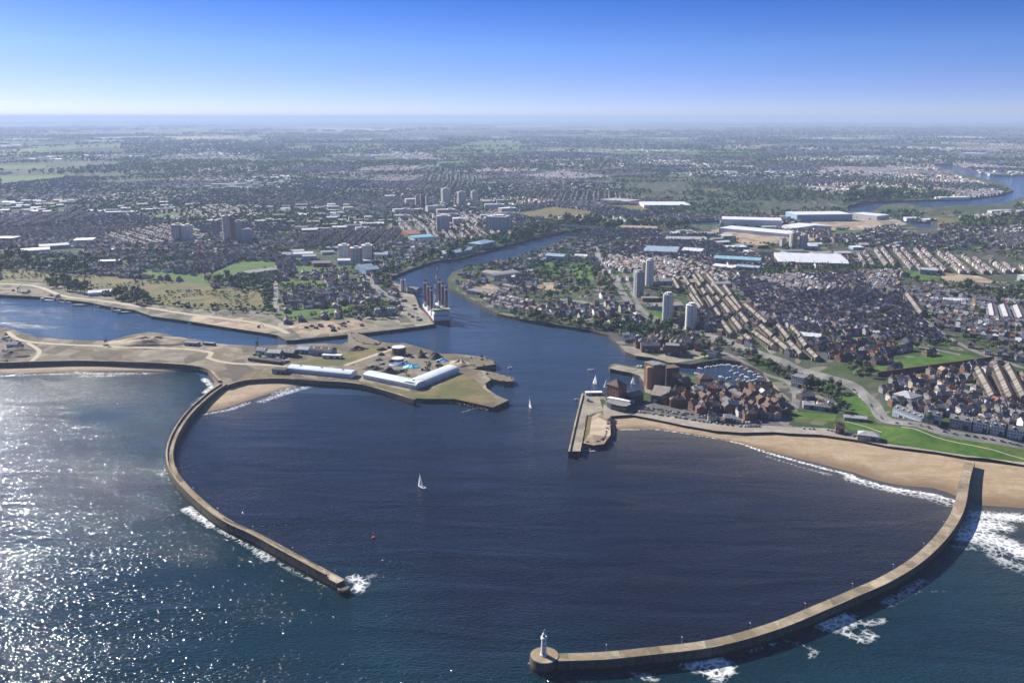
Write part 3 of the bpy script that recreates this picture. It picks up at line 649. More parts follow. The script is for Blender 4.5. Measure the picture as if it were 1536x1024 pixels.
SHEETG = paint('grey_sheet_wall', (.28, .29, .31), .6, .1)
BRICK = facade('brick_wall', (.21, .11, .075), (.035, .035, .04), 2.6, 2.8)
BRICKD = facade('dark_brick_wall', (.12, .075, .058), (.03, .03, .035), 2.6, 2.8)
CREAM = facade('cream_render_wall', (.5, .44, .34), (.04, .04, .045), 2.8, 2.8)
PBLUE = facade('pale_blue_render_wall', (.4, .49, .56), (.05, .055, .06), 2.6, 3.0)
GREYW = facade('grey_render_wall', (.3, .3, .3), (.04, .04, .045), 2.8, 2.8)
WHITEW = facade('white_render_wall', (.62, .61, .58), (.05, .05, .055), 2.8, 2.8)
TANW = facade('tan_stone_wall', (.3, .23, .16), (.04, .04, .04), 2.8, 2.8)
def frame_of(a, b):
    (ax, ay, az), (bx, by, bz) = GL(*a), GL(*b)
    L = math.hypot(bx - ax, by - ay); rz = math.atan2(by - ay, bx - ax)
    return (ax, ay, min(az, bz)), L, rz
def foot(o, L, W, rz, y0=0, pad=3):
    c, s = math.cos(rz), math.sin(rz)
    EXCL.append([(o[0] + x * c - y * s, o[1] + x * s + y * c) for x, y in ((-pad, y0 - pad), (L + pad, y0 - pad), (L + pad, y0 + W + pad), (-pad, y0 + W + pad))])
def roof_mb(L, W, h, kind, n=1, rise=3.0, over=.4, y0=0):
    m = MB()
    if kind == 'flat': m.box(L / 2, y0 + W / 2, h + .003, L + 2 * over, W + 2 * over, .5)
    elif kind in ('gable', 'saw'):
        w = W / n
        for k in range(n):
            ya, yb = y0 + k * w, y0 + (k + 1) * w
            if k == 0: ya -= over
            if k == n - 1: yb += over
            yr = (ya + yb) / 2 if kind == 'gable' else ya + w * .9; zb = h - .05
            P = [(-over, ya, zb), (L + over, ya, zb), (L + over, yb, zb), (-over, yb, zb), (-over, yr, h + rise), (L + over, yr, h + rise)]
            m.add(P, [(0, 1, 5, 4), (2, 3, 4, 5), (0, 4, 3), (1, 2, 5), (3, 2, 1, 0)])
    elif kind == 'hip':
        zb = h - .05; q = min(W, L) / 2
        P = [(-over, y0 - over, zb), (L + over, y0 - over, zb), (L + over, y0 + W + over, zb), (-over, y0 + W + over, zb), (q, y0 + W / 2, h + rise), (max(L - q, q + .01), y0 + W / 2, h + rise)]
        m.add(P, [(0, 1, 5, 4), (2, 3, 4, 5), (3, 0, 4), (1, 2, 5), (3, 2, 1, 0)])
    elif kind == 'barrel':
        K = 9; vs = []
        for x in (-over, L + over):
            for k in range(K + 1):
                a = PI * k / K; vs.append((x, y0 + W / 2 - (W / 2 + over) * math.cos(a), h - .05 + rise * math.sin(a) ** .8))
        m.add(vs, [(k, K + 1 + k, K + 2 + k, k + 1) for k in range(K)] + [tuple(range(K + 1)), tuple(range(2 * K + 1, K, -1)), (0, K, 2 * K + 1, K + 1)])
    elif kind == 'mono':
        P = [(-over, y0 - over, h - .05), (L + over, y0 - over, h - .05), (L + over, y0 + W + over, h + rise), (-over, y0 + W + over, h + rise), (L + over, y0 + W + over, h - .05), (-over, y0 + W + over, h - .05)]
        m.add(P, [(0, 1, 2, 3), (2, 4, 5, 3), (0, 3, 5), (1, 4, 2), (0, 5, 4, 1)])
    return m
def unit(name, label, cat, a, b, W, h, roof='gable', wm=None, rm=None, group=None, n=1, rise=3.0, doors=0, lights=0, vents=0, chim=0, dorm=0):
    o, L, rz = frame_of(a, b)
    t = thing(name, label, cat, o, rz, group)
    m = MB(); m.box(L / 2, W / 2, -2, L, W, h + 2); m.build('wall', wm, t)
    r = roof_mb(L, W, h, roof, n, rise).build('roof', rm, t)
    for k in range(doors):
        m = MB(); x = L * (k + .5) / doors; m.box(x, -.05, .02, min(4.5, L / doors * .6), .3, min(4.2, h * .7)); m.build('door', DARK if k % 3 else SHEETG, t)
    for k in range(lights):
        m = MB(); x = L * (k + .5) / lights
        if roof == 'flat': m.box(x, W / 2, h + .45, min(1.6, L / lights * .4), W * .7, .35)
        else:
            zz = lambda y: h + rise * (1 - abs(y - W / 2 / n) / (W / 2 / n)) if roof != 'barrel' else h + rise * math.sin(math.acos(max(-1, min(1, 1 - 2 * y / W)))) ** .8
            y1, y2 = W / n * .12, W / n * .4
            d = min(.9, L / lights * .25)
            m.add([(x - d, y1, zz(y1) + .06), (x + d, y1, zz(y1) + .06), (x + d, y2, zz(y2) + .06), (x - d, y2, zz(y2) + .06)], [(0, 1, 2, 3)])
        m.build('rooflight', paint('rooflight', (.45, .5, .52), .25), r)
    for k in range(vents):
        m = MB(); x = L * (k + .5) / vents; zt = h + (rise if roof in ('gable', 'barrel') else .4); yv = W / 2 / (n if roof == 'saw' else 1)
        m.box(x, yv, zt - .4, 2.2, 1.8, 1.3); m.build('vent', GREYM, r)
    for k in range(chim):
        m = MB(); x = L * (k + .5) / chim if chim > 1 else L * .3; m.box(x, W / 2, h + rise - 1.2, 1.3, .8, 2.4)
        for q in (-.3, .3): m.lathe([(.16, h + rise + 1.2), (.14, h + rise + 1.8)], 6, (x + q, W / 2))
        m.build('chimney', paint('chimney_brick', (.2, .12, .085), .9), r)
    for k in range(dorm):
        x = L * (k + .5) / dorm; m = MB(); m.box(x, W * .2, h + .3, 1.8, W * .3, rise * .62); m.build('dormer', wm, r)
    foot(o, L, W, rz)
    return t
def tower(name, label, px, py, wpx, hpx, wm, depth=None, rot=0, group=None, balc=None, sides=4, accent=None, crown=True, plant=True, bays=3):
    x, y, z = GL(px, py); dep = PX(x, y, z)[2]; s = dep / F
    w = wpx * s; h = hpx * s / math.cos(PITCH) * .98; d = depth or w * .9
    y += d * .5
    t = thing(name, label, 'tower block', (x, y, z), rot, group)
    m = MB()
    if sides == 4:
        m.box(0, 0, -2, w, d, h + 2)
    else:
        pg = [(w / 2 * math.cos(2 * PI * (k + .5) / sides) * 1.03, d / 2 * math.sin(2 * PI * (k + .5) / sides) * 1.03) for k in range(sides)]; m.prism(pg, -2, h)
    if balc:
        m.cm = 1; nf = int(h / 2.8)
        for side in (-1, 1) if sides == 4 else (0,):
            for f in range(1, nf):
                if sides == 4:
                    for b in range(bays):
                        xx = -w / 2 + w * (b + .5) / bays
                        if side < 0: m.box(xx, -d / 2 - .55, f * 2.8, w / bays * .55, 1.1, 1.0)
                    m.box(side * (w / 2 + .5), 0, f * 2.8, 1.0, d * .5, 1.0)
                else: m.prism([(a * 1.07, b * 1.07) for a, b in pg], f * 2.8, f * 2.8 + .95)
    m.build('wall', [wm, balc or wm], t)
    m = MB()
    if sides == 4: m.box(0, 0, h, w + .8, d + .8, 1.0)
    else: m.prism([(a * 1.03, b * 1.03) for a, b in pg], h + .002, h + 1.0)
    m.build('parapet', balc or FELT, t)
    if plant:
        m = MB(); m.box(w * .08, 0, h + 1.0, w * .45, d * .5, 3.2); m.box(-w * .22, d * .1, h + 1.0, w * .16, d * .2, 2.0); m.build('plant_room', GREYW if not crown else wm, t)
    if accent:
        m = MB(); m.box(w / 2 + 1.6, 0, -2, 3.0, d * .55, h + 3); m.build('stair_shaft', accent, t)
    EXCL.append([(x - w / 2 - 5, y - d / 2 - 5), (x + w / 2 + 5, y - d / 2 - 5), (x + w / 2 + 5, y + d / 2 + 5), (x - w / 2 - 5, y + d / 2 + 5)])
    return t
def blocked0(x, y, r): return any(min(math.hypot(x - p[0], y - p[1]) for p in e) < r * .6 for e in EXCL)
# ---- tower blocks
TWW = facade('tower_white', (.72, .71, .68), (.1, .11, .13), 3.4, 2.8, (.25, .75), (.25, .75), .7)
TWG = facade('tower_grey', (.52, .52, .52), (.07, .08, .1), 3.2, 2.8, (.2, .75), (.25, .75), .7)
TWT = facade('tower_tan', (.5, .43, .33), (.07, .08, .1), 3.2, 2.8, (.2, .75), (.25, .75), .7)
TWB = facade('tower_brown', (.28, .19, .14), (.06, .06, .08), 3.2, 2.8, (.2, .75), (.25, .75), .7)
BALW = paint('balcony_white', (.7, .69, .66), .7, .1); BALG = paint('balcony_grey', (.36, .36, .37), .7, .1)
ORANGE = paint('orange_panel', (.5, .2, .07), .7, .1)
tower('tower_block', 'grey slab tower of the twin towers nearest the lawn west of the pale terraces', 958, 445, 12, 36, TWG, rot=.35, balc=BALG)
tower('tower_block', 'bright white round tower, tallest of the group by the pale terrace rows', 974.5, 433, 12, 41, TWW, rot=.35, balc=BALW, sides=12)
tower('tower_block', 'slim tan tower standing tight behind the bright white round tower', 965.5, 428, 6, 34, TWT, rot=.35, balc=BALG, plant=False)
tower('tower_block', 'pale round balconied tower on the lawn beside the main road, left of its twin', 1002, 481, 15, 38, TWW, rot=.2, balc=BALG, sides=10)
tower('tower_block', 'pale round balconied tower closest to the coast road, right of its twin', 1037, 494, 16, 35, TWW, rot=.2, balc=BALW, sides=10)
tower('tower_block', 'broad pale concrete block, left of the pair before the inland green slope', 265, 362, 13, 24, TWT, rot=-.15, balc=BALW)
tower('tower_block', 'broad pale concrete block, right of the pair before the inland green slope', 280, 362, 13, 23, TWW, rot=-.15, balc=BALW)
tower('tower_block', 'tallest grey inland tower above the western estate, with a slim white edge', 340, 362, 11, 37, TWG, rot=.3, balc=BALW)
tower('tower_block', 'slim brown tower pressed against the tallest grey inland tower', 349.5, 362, 7, 34, TWB, rot=.3)
tower('tower_block', 'bluish tower right of the tallest grey inland tower', 358, 363, 9, 30, TWG, rot=.3, balc=BALG)
tower('tower_block', 'low stepped bluish block at the foot of the inland towers', 370, 363, 14, 17, TWG, rot=.3)
for k, (px, py, wp, hp, m_) in enumerate(((515, 392, 15, 23, TWW), (533, 398, 15, 25, TWG), (550, 392, 15, 23, TWW))):
    tower('tower_block', ('left of three pale towers with orange stair shafts above the river dock', 'front and middle of three pale towers with orange stair shafts above the river dock', 'right of three pale towers with orange stair shafts above the river dock')[k], px, py, wp, hp, m_, rot=.1, balc=BALW, accent=ORANGE)
for k, (px, py, wp, hp, m_) in enumerate(((626, 311, 6, 17, TWT), (634, 312, 7, 19, TWB), (641, 310, 5, 16, TWG), (668, 307, 11, 23, TWW), (692, 311, 11, 22, TWG), (711, 312, 8, 24, TWW))):
    tower('tower_block', ('slim tan tower, left of the brown trio in the distant town centre', 'brown tower in the middle of the trio in the distant town centre', 'slim grey tower, right of the brown trio in the distant town centre', 'broad white tower, tallest and leftmost of the distant white three', 'greyish tower, middle of the distant white three', 'slim white tower, rightmost of the distant white three')[k], px, py, wp, hp, m_, rot=.35, balc=BALG if k > 2 else None)
tower('tower_block', 'pale office block with a stepped top above the wooded river bank', 664, 347, 19, 22, TWW, rot=.1, balc=BALG)
tower('tower_block', 'wide pale apartment block on the wooded river bank near the bridge', 747, 348, 31, 22, TWW, rot=-.25, balc=BALG, bays=6)
tower('tower_block', 'tan slab tower beside the pale sawtooth factory', 1190, 373, 9, 23, TWT, rot=.3, balc=BALW)
tower('tower_block', 'rounded blue grey tower beside the pale sawtooth factory', 1206, 374, 12, 20, TWG, rot=.3, balc=BALG, sides=10)
tower('tower_block', 'short grey tower left of the tan slab tower by the sawtooth factory', 1175, 371, 8, 12, TWG, rot=.3)
SHEDW = paint('shed_wall', (.42, .47, .5), .5, .08); SHEDR = mottled('shed_roof', (.46, .51, .54), (.6, .64, .66), .08, .45)
for k in range(34):
    rr = random.Random(100 + k); px, py = rr.uniform(575, 765), rr.uniform(298, 348)
    if py > 330 and px < 640 or px > 640 and py > 345 - (px - 640) * .1: continue
    x, y, z = GL(px, py); c_ = rr.choice(('white', 'grey', 'tan')); w_, d_, h_ = rr.uniform(26, 70), rr.uniform(16, 34), rr.uniform(10, 24); kd = 'low' if h_ < 16 else 'mid-rise'
    if blocked0(x, y, w_): continue
    t = thing('town_building', f'{c_} {kd} flat-roofed block in the distant town centre below the white towers', 'building', (x, y, z), rr.uniform(-.1, .5), f'{c_} {kd} blocks of the town centre')
    m = MB(); m.box(0, 0, -2, w_, d_, h_ + 2); m.build('wall', {'white': TWW, 'grey': TWG, 'tan': TWT}[c_], t); m = MB(); m.box(0, 0, h_, w_ + .6, d_ + .6, .7); m.box(w_ * .2, 0, h_ + .7, w_ * .2, d_ * .4, 2.5); m.build('roof', WHITER if k % 2 else PALER, t)
    EXCL.append([(x - w_ / 2 - 4, y - w_ / 2), (x + w_ / 2 + 4, y - w_ / 2), (x + w_ / 2 + 4, y + w_ / 2), (x - w_ / 2 - 4, y + w_ / 2)])
# ---- south dock: long white sheds and the yard around them
unit('storage_shed', 'long straight white barrel-roofed shed on the dock spit', 'shed', (431, 558), (526, 567.5), 17, 3.6, 'barrel', SHEDW, SHEDR, rise=4.2, doors=0, lights=0, vents=3)
t = thing('storage_shed', 'white L-shaped barrel-roofed shed bent around the scrap yard', 'shed')
for (a, b, wd) in (((545, 568), (624, 584.5), 18), ((626, 584), (689, 558.5), 22)):
    o, L, rz = frame_of(a, b); M_ = Matrix.Translation(o) @ Matrix.Rotation(rz, 4, 'Z')
    m = MB(); m.box(L / 2, wd / 2, -2, L, wd, 5.8); q = m.build('wall', SHEDW, t); q.matrix_local = M_
    r = roof_mb(L, wd, 3.8, 'barrel', 1, 4.4).build('roof', SHEDR, t); r.matrix_local = M_
    for k in range(5):
        m = MB(); m.box(L * (k + .5) / 5, -.05, 0, 4, .3, 3.0); m.build('door', SHEDR, t).matrix_local = M_
    foot(o, L, wd, rz)
def heap(name, label, cat, px, py, rx, ry, h, mat, seed=0, group=None, sharp=1.0, rot=0):
    x, y, z = GL(px, py); n1, n2 = 9, 22; rnd = random.Random(seed); m = MB(); vs = [(0, 0, h)]
    ph = [rnd.uniform(0, 6.28) for _ in range(4)]
    for i in range(1, n1 + 1):
        t = i / n1
        for k in range(n2):
            a = 2 * PI * k / n2; w = 1 + .16 * math.sin(2 * a + ph[0]) + .1 * math.sin(5 * a + ph[1])
            zz = h * (1 - t ** sharp) * (1 + .25 * math.sin(3 * a + ph[2] + 4 * t)) + rnd.uniform(-.12, .12) * h * (t < .95) - (1.2 if i == n1 else 0)
            vs.append((rx * t * w * math.cos(a), ry * t * w * math.sin(a), zz))
    fs = [(0, 1 + k, 1 + (k + 1) % n2) for k in range(n2)]
    for i in range(n1 - 1):
        for k in range(n2):
            a = 1 + i * n2 + k; b = 1 + i * n2 + (k + 1) % n2; fs.append((a, a + n2, b + n2, b))
    m.add(vs, fs); ob = m.build(name, mat, None, (x, y, z), True); ob.rotation_euler.z = rot; tag(ob, label, cat, group)
    EXCL.append([(x + rx * 1.1 * math.cos(k * PI / 4), y + ry * 1.1 * math.sin(k * PI / 4)) for k in range(8)])
    return ob
COAL = mottled('dark_scrap', (.025, .023, .024), (.085, .07, .06), .5, .8, .8, (.05, .04, .035), .1)
SANDH = mottled('sand_heap', (.3, .24, .16), (.4, .33, .23), .15, .9, .3, (.22, .17, .11), .03)
heap('sand_heap', 'broad pale mound of sand on the dock edge by the water', 'heap', 228, 514, 62, 24, 8, SANDH, 1, sharp=1.6)
heap('gravel_heap', 'rounded dark gravel mound on the spit beside the dock water', 'heap', 535, 524, 16, 11, 5, COAL, 2)
heap('gravel_heap', 'low grey gravel mound just behind the L-shaped shed', 'heap', 560, 553, 14, 9, 4.5, COAL, 3)
heap('scrap_heap', 'dark peaked scrap heap beside the inner corner of the L-shaped shed', 'heap', 585, 559, 13, 9, 7, COAL, 4)
heap('scrap_heap', 'tall dark scrap heap at the water side of the yard', 'heap', 653, 537, 14, 9, 8, COAL, 5)
heap('scrap_heap', 'dark scrap heap between the cylindrical tank and the tall heap', 'heap', 632, 535, 7, 7, 9, COAL, 6)
heap('tarpaulin_heap', 'heap under a bright turquoise tarpaulin in the scrap yard', 'heap', 617, 551, 11, 8, 4, paint('turquoise_tarp', (.1, .42, .52), .5), 7)
heap('tarpaulin_heap', 'long heap under deep blue sheeting in the yard centre', 'heap', 605, 547, 17, 9, 3.6, paint('blue_tarp', (.06, .16, .3), .5), 8)
heap('tarpaulin_heap', 'small light blue covered heap near the tip of the L-shaped shed', 'heap', 664, 541, 9, 5, 3.5, paint('pale_tarp', (.2, .5, .68), .5), 9)
heap('rubble_mound', 'bare rubble mound on the ruined quay beyond the L-shaped shed', 'heap', 690, 546, 17, 14, 6, SANDH, 10)
heap('spoil_heap', 'spoil heap of brown earth with grey ridges at the frame edge of the dock', 'heap', 14, 533, 30, 14, 6, COAL, 11)
heap('spoil_heap', 'low grey spoil ridge beside the curved dock track', 'heap', 30, 524, 22, 8, 4, mottled('spoil', (.11, .1, .09), (.2, .17, .14), .3, .9, .5), 12)
def tank(label, px, py, r, h, mat, cap):
    x, y, z = GL(px, py); t = thing('storage_tank', label, 'tank', (x, y, z))
    m = MB(); m.lathe([(r, -1), (r, h)], 28); m.build('wall', mat, t)
    m = MB(); m.lathe([(r + .3, h + .002), (r + .3, h + .5), (r * .5, h + .9), (.2, h + 1.1)], 28); m.build('roof', cap, t)
    m = MB(); m.box(r + .5, 0, -.5, .9, 1.2, h + .6); m.build('ladder', GREYM, t)
    EXCL.append([(x + (r + 2) * math.cos(k * PI / 4), y + (r + 2) * math.sin(k * PI / 4)) for k in range(8)])
tank('rusty cylindrical tank with a wide pale lid in the scrap yard', 598, 530, 9, 9, mottled('rust', (.08, .045, .03), (.16, .09, .06), .4), WHITER)
tank('low round tank with a white lid in front of the rusty tank', 597, 540, 8, 2.5, SHEETG, WHITER)
for a, b, W, h, rf, wm, rm, lb in (((463, 532), (497, 535), 16, 8, 'gable', SHEETG, COAL, 'big dark-roofed dock warehouse with a pale gable'), ((483, 537), (511, 538), 7, 4, 'flat', SHEETW, WHITER, 'low white-roofed store in front of the dark dock warehouse'),
        ((446, 530), (463, 531), 12, 6, 'gable', SHEETB, BLUER, 'blue dock shed left of the dark warehouse'), ((400, 535), (420, 536), 12, 6, 'gable', SHEETG, PALER, 'pale gabled dock shed at the end of the dock road'), ((421, 534), (440, 536), 13, 6, 'gable', BRICKD, SLATE, 'slate-roofed dock shed between the pale and blue sheds'),
        ((383, 530), (397, 532), 10, 5, 'gable', SHEETW, SLATE, 'small white-walled dock shed beside the crane'), ((408, 560), (428, 561), 9, 5, 'flat', SHEETG, COAL, 'dark low store touching the long straight white shed'), ((276, 518), (296, 519), 9, 4, 'flat', SHEETG, FELT, 'grey flat store below the sand mound'),
        ((372, 541), (420, 547), 7, 3.5, 'flat', BRICKD, COAL, 'long low dark store along the dock road'), ((10, 522), (26, 522), 12, 5, 'gable', SHEETB, SLATE, 'bluish shed among the spoil heaps on the dock'), ((304, 517), (320, 518.5), 6, 3, 'flat', BRICKD, FELT, 'tiny dark hut row by the dock water')):
    unit('dock_building', lb, 'shed', a, b, W, h, rf, wm, rm, rise=3.2, doors=3, lights=3 if rf == 'gable' else 0)
# cranes, masts, machines
def digger(px, py, rz, mat, label):
    t = thing('excavator', label, 'excavator', GL(px, py), rz)
    m = MB(); m.box(0, -1.3, 0, 4.2, .7, 1.0); m.box(0, 1.3, 0, 4.2, .7, 1.0); m.build('track', DARK, t)
    m = MB(); m.box(-.4, 0, 1.0, 3.6, 2.6, 1.5); m.build('body', mat, t)
    m = MB(); m.box(.9, .8, 2.5, 1.3, 1.1, 1.3); m.build('cab', GLASS, t)
    m = MB(); m.tube((1.2, -.3, 2.0), (4.5, -.3, 5.6), .4, 6); m.tube((4.5, -.3, 5.6), (7.0, -.3, 3.0), .3, 6); b = m.build('boom', mat, t)
    m = MB(); m.box(7.1, -.3, 1.6, 1.3, 1.3, 1.3, 0, .7); m.build('bucket', DARK, b)
YEL = paint('machine_yellow', (.5, .3, .04), .5)
digger(723, 541, .4, DARK, 'dark excavator standing on the ruined quay end'); digger(611, 563, 2.2, YEL, 'yellow excavator inside the bend of the L-shaped shed'); digger(640, 551, 1.0, YEL, 'yellow excavator beside the turquoise tarpaulin heap'); digger(388, 491, .3, DARK, 'dark excavator on the pale quay opposite the spit')
def crane(px, py, h, reach, rz, label, col=DARK, jib=.35):
    t = thing('dock_crane', label, 'crane', GL(px, py), rz)
    m = MB(); m.box(0, 0, 0, 5, 5, 1.2); [m.tube((a * 2.2, b * 2.2, 1), (a * .8, b * .8, h * .5), .3, 6) for a in (-1, 1) for b in (-1, 1)]; m.build('base', col, t)
    m = MB(); m.box(0, 0, h * .5, 3.2, 2.6, h * .2); m.build('cab', col, t)
    m = MB()
    for o_ in (-.5, .5): m.tube((0, o_, h * .62), (reach, 0, h * .62 + reach * jib), .22, 6)
    for k in range(8):
        f = k / 8; m.tube((reach * f, -.5 * (1 - f), h * .62 + reach * jib * f), (reach * (f + .12), .5 * (1 - f), h * .62 + reach * jib * (f + .12)), .1, 5)
    m.build('jib', col, t)
    m = MB(); m.tube((reach, 0, h * .62 + reach * jib), (reach, 0, 4), .06, 5); m.build('hoist_cable', col, t)
crane(386, 524, 17, 5, 1.5, 'dark narrow dock crane standing by the water at the head of the spit', jib=1.4)
crane(159, 518, 12, 3, 1.2, 'thin mast crane on the dock edge left of the sand mound', jib=2.2)
crane(28, 438, 13, 8, .6, 'blue quay crane at the west end of the dock', paint('crane_blue', (.06, .1, .25), .5), jib=.9)
# ---- jack-up vessel on the wharf
def ship():
    (ax, ay) = G(662, 486, 0); rz = math.atan2(36, -9)
    t = thing('jackup_vessel', 'red and white jack-up vessel with six tall dark legs moored at the wharf', 'ship', (ax + 1, ay + 3, 0), rz)
    RED = paint('ship_red', (.2, .04, .035), .5); SW = paint('ship_white', (.62, .63, .64), .45, .1); LEG = paint('leg_maroon', (.14, .062, .06), .6)
    Lh, B = 118, 29
    def hull(z0, z1, k0, k1): return [[(0, -B / 2 * k0), (Lh - 8, -B / 2), (Lh, -B / 2 + 6), (Lh, B / 2 - 6), (Lh - 8, B / 2), (0, B / 2 * k0)], z0, z1]
    m = MB(); m.prism(*hull(-4, 5.2, .92, 1)); m.build('hull', RED, t)
    m = MB(); m.prism(*hull(5.203, 10.2, .92, 1)); m.build('bulwark', SW, t)
    m = MB(); m.box(9, 0, 10.2, 16, B * .92, 6); m.box(9, 0, 16.2, 12, B * .8, 3.2); m.box(10, 0, 19.4, 7, B * .9, 2.6); d = m.build('deckhouse', SW, t)
    m = MB(); m.box(.75, 0, 12.4, .6, B * .8, 1.0); m.box(6.2, 0, 20.3, .4, B * .84, 1.1); m.build('window_band', GLASS, d)
    m = MB(); m.box(8, 0, 22, 14, B * 1.0, .5); m.build('helideck', paint('deck_green', (.2, .24, .12), .7), d)
    for k, x in enumerate((26, 60, 94)):
        for y in (-1, 1):
            m = MB(); m.lathe([(2.1, -3), (2.1, 55), (1.7, 56)], 12, (x, y * 12)); lg = m.build('leg', LEG, t)
            m = MB(); m.lathe([(2.2, 49), (2.2, 52)], 12, (x, y * 12)); m.build('collar', SW, lg)
            m = MB(); m.box(x, y * 12 - 2.5, 10, 2.0, 1.1, 40); m.build('pale_strip', SW, lg)  # pale upright strip beside each leg
            m = MB(); m.box(x, y * 12, 10.2, 7.5, 5, 7.5); m.build('jacking_house', SW if x < 90 else GREYM, t)
    for bx in ((44, 4, 10.2, 12, 8, 4), (76, -5, 10.2, 14, 7, 3.2), (76, 6, 10.2, 8, 6, 5)): m = MB(); m.box(*bx); m.build('deck_cargo', GREYM, t)
    m = MB(); m.lathe([(2.4, 10.2), (2.2, 24)], 14, (80, 0)); c = m.build('crane_pedestal', SW, t)
    m = MB(); m.box(80, 0, 24, 7, 6, 6); m.build('crane_cab', SW, c)
    RW = paint('crane_red', (.45, .1, .07), .5)
    p0, p1 = Vector((80, 0, 28)), Vector((92, -10, 84)); d_ = p1 - p0
    for seg in range(8):
        m = MB(); f0, f1 = seg / 8, (seg + 1) / 8
        for ox, oy in ((-1, -1), (1, -1), (1, 1), (-1, 1)):
            o1 = Vector((ox, oy, 0)) * (1.2 - .7 * f0); o2 = Vector((ox, oy, 0)) * (1.2 - .7 * f1); o3 = Vector((oy, -ox, 0)) * (1.2 - .7 * f1)
            m.tube(p0 + d_ * f0 + o1, p0 + d_ * f1 + o2, .22, 5); m.tube(p0 + d_ * f0 + o1, p0 + d_ * f1 + o3, .14, 4)
        m.build('boom_section', RW if seg % 2 else SW, c)
    m = MB(); m.tube(p1, (88, -8, 18), .12, 5); m.build('hoist_cable', DARK, c)
ship()
unit('wharf_shed', 'grey ridged shed on the wharf behind the jack-up vessel', 'shed', (611, 439), (625, 441), 16, 8, 'gable', SHEETG, SLATE, rise=3, doors=2)
for k, (px, col, lb) in enumerate(((602.5, 'w', 'white upright silo on the wharf, left of the orange one'), (605.5, 'o', 'orange upright silo on the wharf between white ones'), (608.5, 'w', 'white upright silo on the wharf, right of the orange one'))):
    t = thing('silo', lb, 'silo', GL(px, 438)); m = MB(); m.lathe([(1.7, -1), (1.7, 22), (1.2, 23.2), (.3, 24)], 14); m.build('body', ORANGE if col == 'o' else WHITE, t); m = MB(); m.lathe([(2.3, -1), (2.3, 1.6)], 14); m.build('plinth', GREYM, t)
for k, px in enumerate((565, 569.5, 574, 578.5, 583, 587.5, 592)):
    t = thing('storage_tank', 'pale round-topped tank in the row of tanks beside the wharf road', 'tank', GL(px, 473 - k * .3), 0, 'row of pale tanks beside the wharf road')
    m = MB(); m.lathe([(3.6, -1), (3.6, 9.5), (2.6, 11), (.4, 11.8)], 16); m.build('shell', paint('tank_lilac', (.4, .4, .45), .5), t); m = MB(); m.box(0, -3.7, 0, .7, .5, 10); m.build('ladder', GREYM, t)
EXCL.append(lpoly([(558, 476), (598, 474), (598, 462), (558, 464)]))
